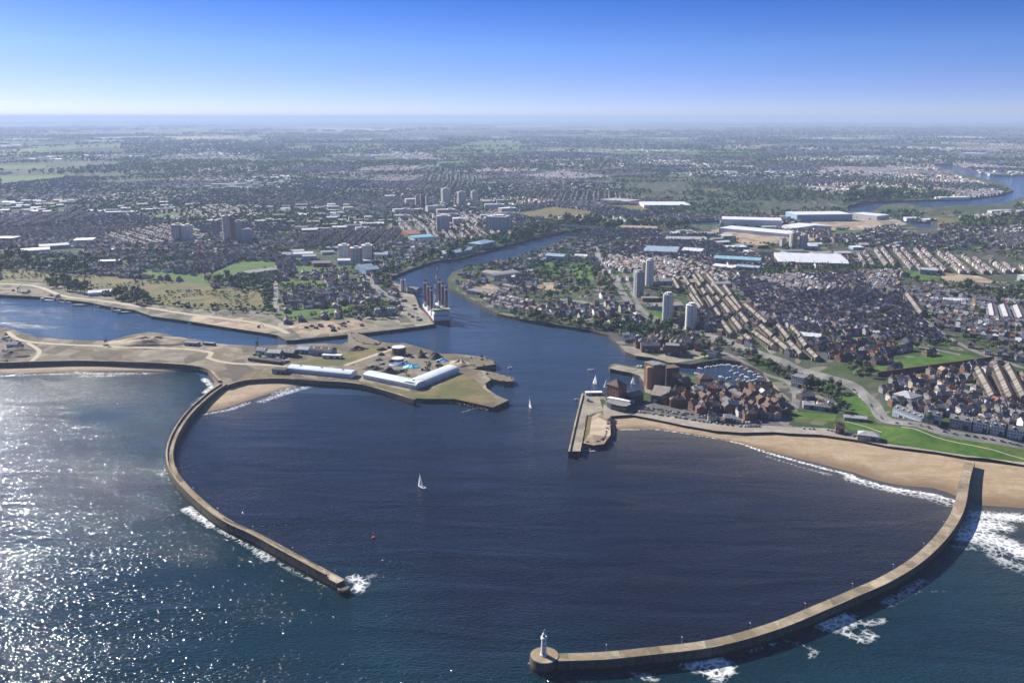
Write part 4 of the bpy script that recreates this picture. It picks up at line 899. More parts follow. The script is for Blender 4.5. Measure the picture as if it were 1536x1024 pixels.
# ---- large industry and landmarks inland
for nm, lb, cat, a, b, W, h, rf, wm, rm, n, rise, d in (
  ('warehouse', 'huge white-roofed warehouse by the river bend, front hall', 'warehouse', (1078, 352), (1182, 356), 70, 15, 'flat', SHEETW, WHITER, 1, 5, 6),
  ('warehouse', 'huge white-roofed warehouse by the river bend, rear hall', 'warehouse', (1082, 340), (1172, 342.5), 75, 22, 'flat', SHEETW, WHITER, 1, 5, 6),
  ('warehouse', 'angled white-roofed hall joined to the right end of the riverside warehouses', 'warehouse', (1172, 346), (1194, 350), 120, 15, 'gable', SHEETW, WHITER, 1, 5, 2),
  ('warehouse', 'blue-walled long hall with a white roof behind the riverside warehouses', 'warehouse', (1195, 332), (1278, 331), 90, 20, 'flat', SHEETB, WHITER, 1, 3, 5),
  ('warehouse', 'pale thin-roofed hall stretching right of the blue-walled hall', 'warehouse', (1275, 326), (1315, 330), 70, 12, 'flat', SHEETW, WHITER, 1, 3, 2),
  ('factory', 'white sawtooth factory with four ridges south of the tan slab tower', 'factory', (1168, 398), (1273, 401), 105, 8, 'saw', CREAM, WHITER, 4, 4.5, 8),
  ('factory', 'long turquoise-striped factory shed west of the sawtooth factory', 'factory', (1070, 394), (1140, 398), 34, 10, 'gable', SHEETB, TEALR, 1, 4, 5),
  ('factory', 'long white-roofed shed in front of the turquoise-striped factory', 'factory', (1068, 404), (1100, 408), 26, 8, 'gable', SHEETW, WHITER, 1, 3, 3),
  ('factory', 'pale blue low factory between the turquoise shed and the town terraces', 'factory', (1103, 405), (1138, 408), 22, 8, 'gable', SHEETB, BLUER, 1, 3, 3),
  ('warehouse', 'far white warehouse beyond the wooded river valley', 'warehouse', (966, 312), (1036, 312), 130, 10, 'flat', SHEETW, WHITER, 1, 3, 4),
  ('warehouse', 'grey-roofed distant warehouse left of the far white one', 'warehouse', (900, 303), (940, 306), 90, 9, 'flat', SHEETW, PALER, 1, 3, 3),
  ('factory', 'pale blue-roofed works on the east river bank plain', 'factory', (965, 382), (1015, 384), 60, 9, 'saw', SHEETG, BLUER, 2, 4, 5),
  ('factory', 'white-roofed works right of the blue-roofed works', 'factory', (1022, 381), (1052, 383), 40, 9, 'gable', SHEETW, WHITER, 1, 4, 3),
  ('factory', 'grey-roofed works in the middle of the east river plain', 'factory', (1000, 363), (1060, 364), 40, 8, 'gable', SHEETG, PALER, 1, 4, 4),
  ('factory', 'long pale works beside the wooded river valley', 'factory', (930, 345), (985, 347), 45, 8, 'gable', SHEETG, TANR, 1, 4, 4),
  ('factory', 'blue-grey-roofed boat works on the east bank lawn', 'factory', (817, 389), (845, 391), 30, 9, 'gable', SHEETB, BLUER, 1, 4, 3),
  ('factory', 'white and blue works right of the boat works', 'factory', (861, 388), (880, 389), 22, 7, 'gable', SHEETB, WHITER, 1, 3, 2),
  ('factory', 'curved grey-roofed waterside works, left of its neighbour', 'factory', (722, 414), (752, 417), 30, 6, 'barrel', SHEETG, TANR, 1, 4, 3),
  ('factory', 'curved grey-roofed waterside works, larger and right of its neighbour', 'factory', (742, 421), (782, 416), 38, 7, 'barrel', SHEETG, FELT, 1, 5, 3),
  ('factory', 'flat dark works by the curved waterside works', 'factory', (700, 440), (735, 446), 22, 6, 'flat', SHEETG, FELT, 1, 3, 3),
  ('leisure_centre', 'red-roofed hall of the town centre stadium', 'hall', (612, 360), (632, 359), 55, 15, 'mono', BRICK, REDR, 1, 5, 3),
  ('leisure_centre', 'turquoise-roofed swimming hall beside the red-roofed hall', 'hall', (622, 364), (652, 362), 50, 9, 'barrel', SHEETW, TEALR, 1, 6, 3),
  ('works', 'blue-grey riverside works below the three pale towers', 'factory', (549, 413), (570, 411), 60, 11, 'gable', SHEETB, BLUER, 2, 5, 3),
  ('works', 'white hall on the west river bank under the trees', 'factory', (664, 387), (676, 386), 30, 10, 'gable', SHEETW, WHITER, 1, 5, 2),
  ('works', 'long low blue works on the wooded west river bank', 'factory', (684, 385), (714, 378), 28, 9, 'gable', SHEETB, BLUER, 1, 4, 4),
  ('works', 'hipped grey works at the river bend below the wide apartment block', 'factory', (722, 375), (744, 370), 40, 14, 'hip', SHEETB, BLUER, 1, 5, 4),
  ('school', 'grey flat-roofed school between the two western lawns', 'school', (374, 415), (418, 409), 30, 7, 'flat', GREYW, FELT, 1, 3, 5),
  ('pavilion', 'blue-fronted pavilion on the dry field near the northern terraces', 'pavilion', (1380, 411), (1405, 413), 26, 9, 'flat', SHEETB, PALER, 1, 3, 3),
  ('works', 'white works at the frame edge beyond the dry field', 'factory', (1525, 420), (1550, 424), 30, 9, 'flat', SHEETW, WHITER, 1, 3, 2),
  ('warehouse', 'long white-roofed store left of the western industrial lawn', 'warehouse', (30, 383), (76, 380), 45, 8, 'barrel', SHEETG, WHITER, 1, 4, 4),
  ('warehouse', 'bright flat-roofed store above the western lawn', 'warehouse', (110, 366), (140, 365), 45, 9, 'flat', SHEETW, WHITER, 1, 4, 4),
  ('warehouse', 'dark-walled pale-roofed store left of the bright flat store', 'warehouse', (60, 375), (105, 372), 45, 8, 'flat', SHEETG, PALER, 1, 4, 4),
  ('warehouse', 'long pale store at the west frame edge', 'warehouse', (-10, 362), (20, 362), 40, 8, 'flat', SHEETG, WHITER, 1, 4, 3),
  ('warehouse', 'white-roofed store beside the western scrub field', 'warehouse', (148, 397), (180, 396), 22, 7, 'flat', SHEETG, WHITER, 1, 4, 3),
  ('warehouse', 'wide pale store on the skyline fields left of the river', 'warehouse', (272, 227), (335, 226), 120, 12, 'flat', SHEETW, WHITER, 1, 4, 0),
  ('warehouse', 'white store beside the far river bend', 'warehouse', (1410, 299.5), (1455, 299), 40, 8, 'flat', SHEETW, WHITER, 1, 4, 0),
  ('warehouse', 'white store on the far plain right of the river loop', 'warehouse', (1442, 232), (1476, 233), 120, 14, 'flat', SHEETW, WHITER, 1, 4, 0),
  ('factory', 'white low hall beside the dense slate terraces', 'factory', (1416, 455), (1452, 457), 14, 6, 'gable', SHEETW, WHITER, 1, 3, 2),
  ('factory', 'white-roofed garage hall at the end of the tan terrace rows', 'factory', (1198, 510), (1230, 513), 18, 7, 'gable', SHEETW, WHITER, 1, 3, 3),
):
    unit(nm, lb, cat, a, b, W, h, rf, wm, rm, n=n, rise=rise, doors=d, lights=(5 if rf in ('gable', 'saw', 'barrel') and d else 0))
# ---- north side: brick apartment towers and seafront buildings
def win_rows(t, L, W, h, nx, ny, z0=2.2, mat=None, faces=('f', 'r', 'l')):
    for fc in faces:
        for i in range(nx):
            for k in range(ny):
                z = z0 + k * (h - z0) / ny; u = (i + .5) / nx; m = MB()
                if fc == 'f': m.box(L * u, -.02, z, 1.3, .25, 1.6)
                elif fc == 'l': m.box(-.02, W * u, z, .25, 1.3, 1.6)
                else: m.box(L + .02, W * u, z, .25, 1.3, 1.6)
                m.build('window', mat or GLASS, t)
PB = mottled('plain_brick', (.17, .085, .055), (.27, .145, .095), .4, .9)
PBD = mottled('plain_dark_brick', (.1, .06, .045), (.17, .1, .075), .4, .9)
o, L, rz = frame_of((927, 606), (944, 603)); L = 14; t = thing('apartment_block', 'square brick block with a pyramid roof next to the white-canopied hall', 'apartments', o, rz + .25)
m = MB(); m.box(7, 9, -2, 14, 18, 22); m.build('wall', PB, t); m = MB(); m.add([(-.6, -.6, 19.9), (14.6, -.6, 19.9), (14.6, 18.6, 19.9), (-.6, 18.6, 19.9), (7, 9, 26.5)], [(0, 1, 4), (1, 2, 4), (2, 3, 4), (3, 0, 4), (3, 2, 1, 0)]); m.build('roof', BROWNR, t)
win_rows(t, 14, 18, 20, 4, 6); foot(o, 14, 18, rz)
o, L, rz = frame_of((979, 584), (997, 582)); t = thing('apartment_block', 'tallest brick apartment tower at the marina mouth, flat-topped with a dark recess', 'apartments', o, rz + .15)
m = MB(); m.box(6, 9, -2, 12, 18, 31); m.build('wall', PB, t); m = MB(); m.box(15.5, 9, -2, 7, 16, 29.5); m.build('dark_bay', PBD, t); m = MB(); m.box(6, 9, 29.003, 13, 19, 1); m.box(15.5, 9, 27.503, 7.4, 17, .8); m.build('roof', FELT, t)
m = MB(); m.lathe([(4.2, -2), (4.2, 26), (3.6, 27)], 14, (-1, 6)); m.build('stair_turret', mottled('orange_brick', (.32, .17, .1), (.45, .26, .16), .4, .9), t)
win_rows(t, 12, 18, 29, 3, 8, faces=('f', 'r')); foot(o, 20, 18, rz)
for a, b, W, h, rf, wm, rm, lb, ri in (((999, 573), (1018, 571), 14, 17, 'flat', BRICKD, BROWNR, 'dark brick wing beside the tallest brick tower', 2), ((1010, 583), (1022, 578), 10, 13, 'gable', BRICK, BROWNR, 'narrow brick block with a lit end right of the tallest tower', 3), ((1024, 585), (1036, 582), 10, 10, 'gable', BRICKD, SLATE, 'dark gabled block by the marina edge', 4),
        ((1050, 578), (1071, 577), 16, 8, 'hip', BRICKD, BROWNR, 'hip-roofed brown pavilion beside the marina lawn', 5), ((945, 606), (965, 601), 12, 8, 'gable', BRICKD, SLATE, 'slate-roofed hall between the pyramid-roofed block and the quay', 4), ((976, 603), (1000, 606), 16, 9, 'mono', BRICK, TANR, 'wedge-roofed orange brick building below the tallest tower', 7),
        ((1000, 608), (1020, 601), 10, 8, 'gable', BRICKD, BROWNR, 'long dark-roofed block turned toward the seafront car park', 4), ((998, 533), (1018, 534), 14, 14, 'flat', BRICKD, FELT, 'dark flat-topped brick block on the inner harbour point', 2), ((1018, 532), (1030, 531), 11, 12, 'gable', BRICK, BROWNR, 'lighter brick block joined to the dark block on the harbour point', 3),
        ((962, 528), (990, 528), 13, 9, 'gable', BRICK, SLATE, 'slate-roofed quay building facing the inner harbour', 4), ((1186, 579), (1204, 583), 13, 13, 'flat', WHITEW, FELT, 'white flat-roofed block on the wooded quay road', 2), ((1338, 602), (1365, 606), 22, 9, 'hip', PBLUE, PALER, 'pale blue hip-roofed hotel above the bend of the coast road', 4),
        ((1286, 659), (1318, 663), 12, 5.5, 'hip', GREYW, PALER, 'grey hip-roofed seafront pavilion between beach and green bank', 3), ((1253, 650), (1266, 651), 9, 6.5, 'gable', BRICK, BROWNR, 'small brown gabled hut near the beach promenade', 4), ((1266, 630), (1300, 633), 8, 3.5, 'gable', GREYW, PALER, 'long low grey shelter above the small lawn', 2),
        ((1205, 613), (1222, 614), 12, 5, 'gable', GREYW, PALER, 'pale low clubhouse under the wooded slope', 3), ((1224, 615), (1246, 618), 14, 5, 'hip', GREYW, SLATE, 'grey clubhouse with a wide hip roof under the wooded slope', 3), ((1203, 602), (1222, 600), 12, 5.5, 'gable', BRICKD, SLATE, 'dark gabled house pair at the foot of the wooded slope', 3)):
    unit('building', lb, 'building', a, b, W, h, rf, wm, rm, rise=ri, doors=2, chim=1 if rf == 'gable' else 0)
# white canopied hall
o, L, rz = frame_of((905, 612), (935, 617)); t = thing('boat_hall', 'crescent-shaped dark glass hall with a white canopy at the root of the old pier', 'hall', o, rz)
pg = [(0, 14), (2, 6), (9, 0), (18, -2), (27, -1), (29, 8), (24, 16)]
m = MB(); m.prism(pg, -1, 5.5); m.build('wall', GLASS, t); m = MB(); m.prism([(x * 1.05 - 1, y * 1.05 - .4 if y < 10 else y + 1) for x, y in pg], [6.3] * 7, [6.9] * 7); m.build('roof', FELT, t)
m = MB(); m.prism([(-3, 15), (-1, 21), (26, 19), (25, 14)], 6.9, 7.8); m.build('canopy', WHITE, t); foot(o, 30, 20, rz)
unit('boat_shed', 'low white-roofed boat shed on the old pier lawn', 'shed', (879, 593), (903, 592.5), 6, 3, 'flat', GREYW, WHITER, doors=3)
unit('boat_store', 'tiny blue cabin on the old pier lawn', 'cabin', (880, 602), (884, 602), 4, 3.4, 'gable', SHEETB, BLUER, rise=1, doors=1)
# ---- terraces: pale rows, seafront rows
def house_roof(name, c1, c2):
    n = N(name); p = n.pos(); s = n.n('ShaderNodeSeparateXYZ', i_0=p).outputs
    wn = n.n('ShaderNodeTexWhiteNoise', noise_dimensions='1D'); n.t.links.new(n.math('FLOOR', n.math('DIVIDE', s[0], 5.8)), wn.inputs['W'])
    f = n.noise(p, .5, 5, .7); k = n.math('ADD', n.math('MULTIPLY', wn.outputs['Value'], .75), n.math('MULTIPLY', n.math('SUBTRACT', f, .35), .9))
    n.set(color=n.ramp(k, [(.1, c1), (.9, c2)]), rough=.85, spec=.2, normal=n.bump(f, .4, .6)); return n.m
ROWR = house_roof('row_roof', (.09, .083, .078), (.25, .228, .205))
def terrace(a, b, W, h, wm, rm, label, group=None, rise=3.0, houses=None):
    o, L, rz = frame_of(a, b); nh = houses or max(2, int(L / 6.5))
    t = thing('terrace_row', label, 'terrace', o, rz, group)
    m = MB(); m.box(L / 2, 0, -3, L, W, h + 3)
    for k in range(nh): m.box(L * (k + .3) / nh, -W / 2 - 1.6, -3, L / nh * .45, 3.2, h + 1.2)
    m.build('wall', wm, t)
    r = roof_mb(L, W, h, 'gable', 1, rise, .3, -W / 2); r.cm = 0
    for k in range(nh): # rear wings with small roofs of their own
        x = L * (k + .3) / nh; d = L / nh * .25
        r.add([(x - d, -W / 2 - 3.4, h - 1.8), (x + d, -W / 2 - 3.4, h - 1.8), (x + d, -W / 2 + .2, h - 1.75), (x - d, -W / 2 + .2, h - 1.75), (x, -W / 2 - 3.4, h - .4), (x, -W / 2 + .2, h - .4)], [(0, 1, 4), (1, 2, 5, 4), (3, 0, 4, 5)])
    ro = r.build('roof', rm, t)
    for k in range(nh):
        m = MB(); x = L * (k + .95) / nh; m.box(min(x, L - .6), 0, h + rise - .9, 1.0, 2.2, 2.3); m.build('chimney', MATS['chimney_brick'], ro)
    c, s = math.cos(rz), math.sin(rz)
    EXCL.append([(o[0] + x * c - y * s, o[1] + x * s + y * c) for x, y in ((-3, -W / 2 - 5), (L + 3, -W / 2 - 5), (L + 3, W / 2 + 4), (-3, W / 2 + 4))])
G1 = 'parallel pale terrace rows beside the coast road'
rows = [((1027, 418), (1056, 465)), ((1041, 417), (1099, 506)), ((1049, 416), (1127, 516)), ((1061, 417), (1123, 489)), ((1037, 446), (1052, 467)), ((1130, 499), (1160, 524)), ((1142, 493), (1181, 530)), ((1167, 493), (1203, 537)), ((1188, 496), (1226, 542)), ((1087, 433), (1113, 468)), ((1010, 421), (1020, 438)), ((1118, 462), (1150, 490))]
rt = random.Random(9)
for a, b in rows:
    n_ = max(1, round(math.hypot(b[0] - a[0], (b[1] - a[1]) * 3) / 55)); cut = [0] + [k / n_ + rt.uniform(-.06, .06) for k in range(1, n_)] + [1]
    for f0, f1 in zip(cut[:-1], cut[1:]):
        f1 -= .045 if f1 < 1 else 0; o_ = rt.uniform(-.8, .8)
        terrace((a[0] + (b[0] - a[0]) * f0 + o_, a[1] + (b[1] - a[1]) * f0), (a[0] + (b[0] - a[0]) * f1 + o_, a[1] + (b[1] - a[1]) * f1), 7.4 + rt.uniform(-.4, .8), 5.6 + rt.uniform(-.5, .7), TANW, ROWR, 'pale stone terrace in the parallel rows running down to the coast road', G1, 2.8 + rt.uniform(-.2, .5))
for a, b, lb in (((1361, 446), (1383, 476), 'single pale terrace standing out among the dense slate terraces'), ((1467, 560), (1490, 603), 'pale terrace, leftmost of three sloping rows east of the long green recreation field'), ((1495, 556), (1517, 605), 'pale terrace, middle of three sloping rows east of the long green recreation field'), ((1512, 555), (1537, 603), 'pale terrace, rightmost of three sloping rows east of the long green recreation field')):
    terrace(a, b, 9, 6, TANW, ROWR, lb, rise=3.4)
for a, b, lb in (((1487, 462), (1491, 481), 'short grey terrace, first of three on the north-east estate'), ((1505, 463), (1512, 482), 'short grey terrace, second of three on the north-east estate'), ((1525, 464), (1533, 483), 'short grey terrace, third of three on the north-east estate')):
    terrace(a, b, 12, 6, GREYW, PALER, lb)
for k, (a, b, wm, lb) in enumerate((((1338, 624), (1382, 632), PBLUE, 'pale blue seafront terrace with white end next to the coast road bend'), ((1385, 633), (1410, 637), PBLUE, 'short pale blue seafront terrace behind the roadside trees'), ((1423, 640), (1456, 646), GREYW, 'grey dormered seafront terrace in the middle of the row'), ((1459, 646), (1482, 650), PBLUE, 'pale blue seafront terrace right of the grey one'), ((1485, 651), (1506, 655), PBLUE, 'pale blue seafront terrace second from the frame edge'), ((1510, 656), (1545, 662), PBLUE, 'pale blue seafront terrace at the frame edge'))):
    o, L, rz = frame_of(a, b); unit('seafront_terrace', lb, 'terrace', a, b, 11, 9.5, 'gable', wm, SLATE if k != 2 else FELT, rise=3.6, chim=max(2, int(L / 9)), dorm=max(2, int(L / 7)), doors=max(2, int(L / 7)))
# dark wall along the recreation field
o, L, rz = frame_of((1316, 563), (1490, 541)); t = thing('boundary_wall', 'long dark boundary wall along the near side of the green recreation field', 'wall', o, rz)
m = MB(); m.box(L / 2, 0, -3, L, 1.2, 9); m.build('wall', PBD, t)
for k in range(14):
    m = MB(); m.box(L * (k + .5) / 14, -.9, -3, 1.2, .7, 9.4); m.build('buttress', PBD, t)
foot(o, L, 8, rz, -4)
# bridge over the river head
(ax, ay, _), (bx, by, _) = GL(772, 346), GL(905, 351); L = math.hypot(bx - ax, by - ay); t = thing('bridge', 'slender pale road bridge over the wooded river head', 'bridge', (ax, ay, 5), math.atan2(by - ay, bx - ax))
m = MB(); m.box(L / 2, 0, 17, L, 12, 2.2); m.build('deck', paint('bridge_concrete', (.3, .29, .28), .8), t)
m = MB(); m.box(L / 2, -5.8, 19.2, L, .4, 1.3); m.box(L / 2, 5.8, 19.2, L, .4, 1.3); m.build('railing', GREYM, t)
for k in range(7):
    m = MB(); m.box(L * (k + .5) / 7, 0, -8, 3, 9, 25); m.build('pier', MATS['bridge_concrete'], t)
def quay_parapet(label, pts, w, z0, h_):
    t = thing('quay_parapet', label, 'parapet'); L = resample([G(p[0], p[1], z0) for p in pts], 6)
    swept(L, [(-w / 2, -3), (w / 2, -3), (w / 2, z0 + h_), (-w / 2, z0 + h_)], [STONE_SHADE, STONE], 'wall', t, [0, 0, 1, 0])
quay_parapet('pale stone parapet along the seaward edge of the old pier', [(874, 592), (863, 636), (853.5, 679)], 1.6, 5, 1.6)
quay_parapet('stone edge wall between the old pier and the rubble mole', [(880, 622), (876, 645), (869.5, 678)], 1.2, 5, 1.0)
# ruined jetties
TIM = mottled('jetty_stone', (.07, .06, .045), (.2, .165, .115), .3, .9, .5)
def jetty(label, pts, z0, z1):
    t = thing('jetty', label, 'jetty'); pg = poly(pts, z1 * .6); m = MB(); m.prism(pg, -3, z1); m.build('deck', TIM, t)
    cx, cy = np.mean(pg, 0); rnd = random.Random(len(pts) * 7 + int(cx))
    for k in range(9):
        a, b = pg[k % len(pg)], pg[(k + 1) % len(pg)]; f = rnd.random(); x, y = a[0] + (b[0] - a[0]) * f, a[1] + (b[1] - a[1]) * f
        m = MB(); m.box(x * .93 + cx * .07, y * .93 + cy * .07, -3, 1.4, 1.4, 3 + z1 + rnd.uniform(.6, 2.2), rnd.random()); m.build('post', COAL, t)
jetty('weathered ruined jetty finger nearest the lawn tip of the spit', [(728, 563), (745, 562), (768, 569.5), (771, 574), (755, 575), (735, 570)], 0, 6.2)
jetty('broken stone quay with a rusty derrick beyond the L-shaped shed', [(706, 540), (722, 537), (744, 545), (743, 549), (715, 553), (704, 548)], 0, 6.5)
jetty('collapsed timber jetty reaching into the dock channel', [(524, 502), (534, 500), (552, 508), (572, 515), (566, 519), (545, 517), (532, 512)], 0, 6)
# ------------------------------------------------------------------ woods and tree belts
TB = [  # belts and woods: outline, spacing m, radius range, where
 (lpoly([(1052, 522), (1075, 519), (1120, 534), (1150, 546), (1200, 566), (1250, 580), (1262, 590), (1240, 596), (1190, 582), (1160, 560), (1120, 545)]), 9, (3.5, 6), 'on the slope above the quay road'),
 (lpoly([(1215, 590), (1262, 592), (1275, 615), (1300, 612), (1298, 622), (1265, 622)]), 10, (2.5, 5), 'on the grassy slope above the small lawn'),
 (lpoly([(760, 473), (816, 477), (870, 487), (920, 493), (985, 484), (1000, 492), (1040, 502), (1040, 510), (990, 505), (940, 503), (900, 496), (835, 487), (780, 478)]), 9, (3.5, 6.5), 'in the belt along the east river bank'),
 (lpoly([(1385, 631), (1400, 633), (1422, 637), (1424, 642), (1400, 640), (1384, 636)]), 8, (3.5, 5), 'beside the seafront terraces'),
 (lpoly([(1275, 548), (1310, 545), (1315, 566), (1295, 570), (1272, 560)]), 10, (3.5, 5), 'at the end of the recreation field'),
 (lpoly([(770, 350), (840, 338), (880, 333), (925, 340), (980, 337), (1040, 338), (1030, 345), (930, 346), (905, 347), (870, 344), (822, 352), (770, 363)]), 16, (7, 12), 'in the dark wood round the river head'),
 (lpoly([(690, 372), (730, 358), (780, 352), (800, 358), (750, 371), (700, 384), (660, 390), (620, 398), (600, 404), (640, 385)]), 13, (5, 9), 'in the west bank wood'),
 (lpoly([(560, 408), (600, 402), (618, 404), (590, 412), (580, 425), (592, 440), (575, 430), (562, 420)]), 11, (4, 7), 'below the three pale towers'),
 (lpoly([(1270, 296), (1300, 290), (1400, 293), (1440, 296), (1400, 300), (1300, 303), (1265, 312)]), 22, (9, 15), 'in the dark wood on the far river bend'),
 (lpoly([(1310, 318), (1380, 322), (1400, 326), (1370, 330), (1320, 328)]), 18, (6, 10), 'on the tongue of land in the far river'),
 (lpoly([(1440, 330), (1536, 325), (1640, 330), (1640, 345), (1536, 340), (1440, 345)]), 16, (6, 10), 'in the green belt right of the far river'),
 (lpoly([(70, 425), (100, 420), (130, 430), (137, 442), (110, 440), (60, 428)]), 11, (4.5, 8), 'at the seaward end of the scrub'),
 (lpoly([(168, 446), (205, 440), (222, 446), (230, 455), (205, 458), (175, 450)]), 10, (4.5, 8), 'by the dock edge of the scrub'),
 (lpoly([(232, 453), (300, 464), (322, 462), (390, 465), (395, 470), (320, 470), (240, 460)]), 11, (2.5, 5), 'in the hedge below the scrub'),
 (lpoly([(0, 395), (60, 398), (120, 404), (150, 415), (90, 415), (40, 405), (0, 408)]), 13, (4, 8), 'behind the brown scrub field'),
 (lpoly([(300, 420), (330, 418), (410, 424), (415, 436), (395, 440), (330, 432)]), 12, (4, 7), 'next to the western lawns'),
 (lpoly([(395, 440), (412, 440), (412, 470), (395, 470)]), 10, (3.5, 6), 'beside the straight scrub road'),
 (lpoly([(505, 470), (545, 462), (560, 452), (600, 462), (600, 478), (560, 480), (530, 480)]), 9, (3, 5.5), 'around the row of pale tanks'),
 (lpoly([(425, 430), (490, 428), (492, 434), (425, 436)]), 10, (3, 5), 'between the two western lawns'),
 (lpoly([(800, 400), (870, 392), (905, 410), (925, 440), (900, 445), (850, 430), (800, 422)]), 17, (4, 7), 'on the east bank lawns'),
 (lpoly([(760, 440), (850, 430), (900, 450), (860, 455), (800, 455)]), 17, (3.5, 6.5), 'on the riverside estate of the east bank'),
 (lpoly([(680, 412), (700, 402), (735, 397), (735, 402), (700, 410)]), 12, (3, 5), 'on the tip of the east bank meadow'),
 (lpoly([(985, 500), (1045, 505), (1100, 520), (1130, 532), (1090, 528), (1030, 512)]), 12, (3, 5), 'seaward of the coast road'),
 (lpoly([(1230, 498), (1260, 504), (1380, 518), (1385, 523), (1240, 505)]), 15, (3, 5), 'around the narrow green strip among the terraces'),
 (lpoly([(1090, 408), (1160, 402), (1280, 404), (1345, 400), (1350, 408), (1150, 416)]), 15, (4, 7), 'behind the sawtooth factory'),
 (lpoly([(1395, 490), (1440, 500), (1500, 520), (1536, 528), (1536, 538), (1470, 525), (1410, 505)]), 15, (3.5, 6), 'on the north-east estate'),
 (lpoly([(1430, 432), (1536, 440), (1600, 450), (1600, 458), (1500, 452), (1430, 442)]), 16, (4, 7), 'in the trees above the north-east estate'),
 (lpoly([(0, 380), (60, 386), (140, 388), (200, 392), (190, 402), (100, 398), (0, 395)]), 18, (4, 8), 'behind the western stores'),
]
# ------------------------------------------------------------------ boats, buoy, cars
SAIL = paint('sail_cloth', (.78, .78, .76), .7, .05); HULLW = paint('hull_white', (.7, .7, .69), .35, .05); HULLD = paint('hull_dark', (.04, .045, .06), .4); TEAK = paint('teak_deck', (.3, .2, .12), .7)
def hull_mb(L, B, z0, z1):
    m = MB(); n = 10; vs = []
    for i in range(n + 1):
        t = i / n; x = L * (t - .45); w = B / 2 * (1 - max(0, (t - .45) / .55) ** 2.2) * (.78 + .22 * min(1, t / .3))
        w = max(w, .03)
        vs += [(x, -w * .6, z0), (x, w * .6, z0), (x, w, z1 + .35 * t * t), (x, -w, z1 + .35 * t * t)]
    fs = []
    for i in range(n):
        a = 4 * i
        for j in range(4): fs.append((a + j, a + 4 + j, a + 4 + (j + 1) % 4, a + (j + 1) % 4))
    fs += [(3, 2, 1, 0), tuple(4 * n + j for j in range(4))]
    m.add(vs, [f[::-1] for f in fs]); return m
def sail(pts, belly=.5):
    """triangular sail: tack, clew, head, bellied"""
    a, b, c = [Vector(p) for p in pts]; n = 6; m = MB(); vs = []; idx = {}
    for i in range(n + 1):
        for j in range(n + 1 - i):
            u, v = i / n, j / n; p = a * (1 - u - v) + b * u + c * v; p = p + Vector((0, belly * 4 * (u * (1 - u - v) + .4 * u * v), 0)); idx[i, j] = len(vs); vs.append(tuple(p))
    fs = []
    for i in range(n):
        for j in range(n - i):
            fs.append((idx[i, j], idx[i + 1, j], idx[i, j + 1]))
            if j < n - i - 1: fs.append((idx[i + 1, j], idx[i + 1, j + 1], idx[i, j + 1]))
    k = len(vs); vs2 = [(x, y + .03, z) for x, y, z in vs]
    m.add(vs + vs2, fs + [tuple(q + k for q in f[::-1]) for f in fs]); return m
def sailboat(label, x, y, z, rz, L=9, up=True, heel=0, group=None, cover=None):
    t = thing('sailboat', label, 'sailboat', (x, y, z), rz, group); t.rotation_euler = (heel, 0, rz)
    h = hull_mb(L, L * .3, -.35, .95).build('hull', HULLW, t)
    m = MB(); m.box(L * .05, 0, .95, L * .34, L * .16, .55, 0, .8); m.build('cabin', HULLW, t)
    m = MB(); m.box(-L * .27, 0, .9, L * .2, L * .17, .1); m.build('cockpit', TEAK, h)
    Hm = L * 1.35
    m = MB(); m.tube((L * .12, 0, .5), (L * .12, 0, Hm), .13, 6, .06); m.build('mast', GREYM, t)
    if up:
        sail([(L * .1, 0, 2.0), (-L * .36, .5, 2.0), (L * .115, 0, Hm - .3)], L * .05).build('mainsail', SAIL, t)
        sail([(L * .5, 0, 1.3), (L * .08, .6, 1.5), (L * .14, 0, Hm * .86)], L * .05).build('jib', SAIL, t)
    m = MB(); m.tube((L * .1, 0, 1.8), (-L * .37, 0 if not up else .5, 1.8), .13 if up else .26, 6); m.build('boom', GREYM if up else (cover or SHEETB), t)
    return t
def at0(px, py): return (*G(px, py, 0), 0.0)
sailboat('lone white sailing boat under full sail in the middle of the harbour', *at0(633, 731), 2.3, 10.5, True, -.1)
sailboat('white sailing boat under sail between the spit tip and the old pier', *at0(796, 611), 1.9, 9.5, True, -.08)
sailboat('white sailing boat under sail close behind the pyramid-roofed brick block', *at0(911, 582), 2.6, 10, True, -.05)
sailboat('two-sailed boat, larger of those sailing just off the old pier', *at0(893, 576), 2.2, 9, True, .08)
sailboat('small sailing boat behind the quay between the brick blocks', *at0(950, 576), 2.4, 7.5, True, .03)
sailboat('bare-masted yacht moored at the corner of the old pier', *at0(886, 589), .3, 9, False)
def motorboat(label, x, y, z, rz, L=8, mat=None, group=None):
    t = thing('motorboat', label, 'motorboat', (x, y, z), rz, group)
    hull_mb(L, L * .33, -.3, 1.0).build('hull', mat or HULLW, t)
    m = MB(); m.box(L * .02, 0, .98, L * .34, L * .2, 1.1, 0, .82); w = m.build('wheelhouse', HULLW, t)
    m = MB(); m.box(L * .02, 0, 1.45, L * .335, L * .203, .42, 0, .93); m.build('window_band', GLASS, w)
    m = MB(); m.box(-L * .25, 0, .95, L * .22, L * .2, .12); m.build('deck', TEAK, t)
    m = MB(); m.tube((0, 0, 2.0), (0, 0, 4.2), .05, 5); m.build('aerial', GREYM, t)
    return t
motorboat('small white motorboat beside the edge of the old pier', *at0(865, 600), 2.9, 6)
motorboat('white motorboat, left of the two close together off the stone jetty', *at0(884, 555), .5, 5); motorboat('white motorboat, right of the two close together off the stone jetty', *at0(889, 555), .9, 5)
motorboat('small workboat heading along the ruined jetty', *at0(765, 552), .3, 6)
motorboat('white motorboat tied at the stone jetty by the marina mouth', *at0(957, 550.5), .6, 14)
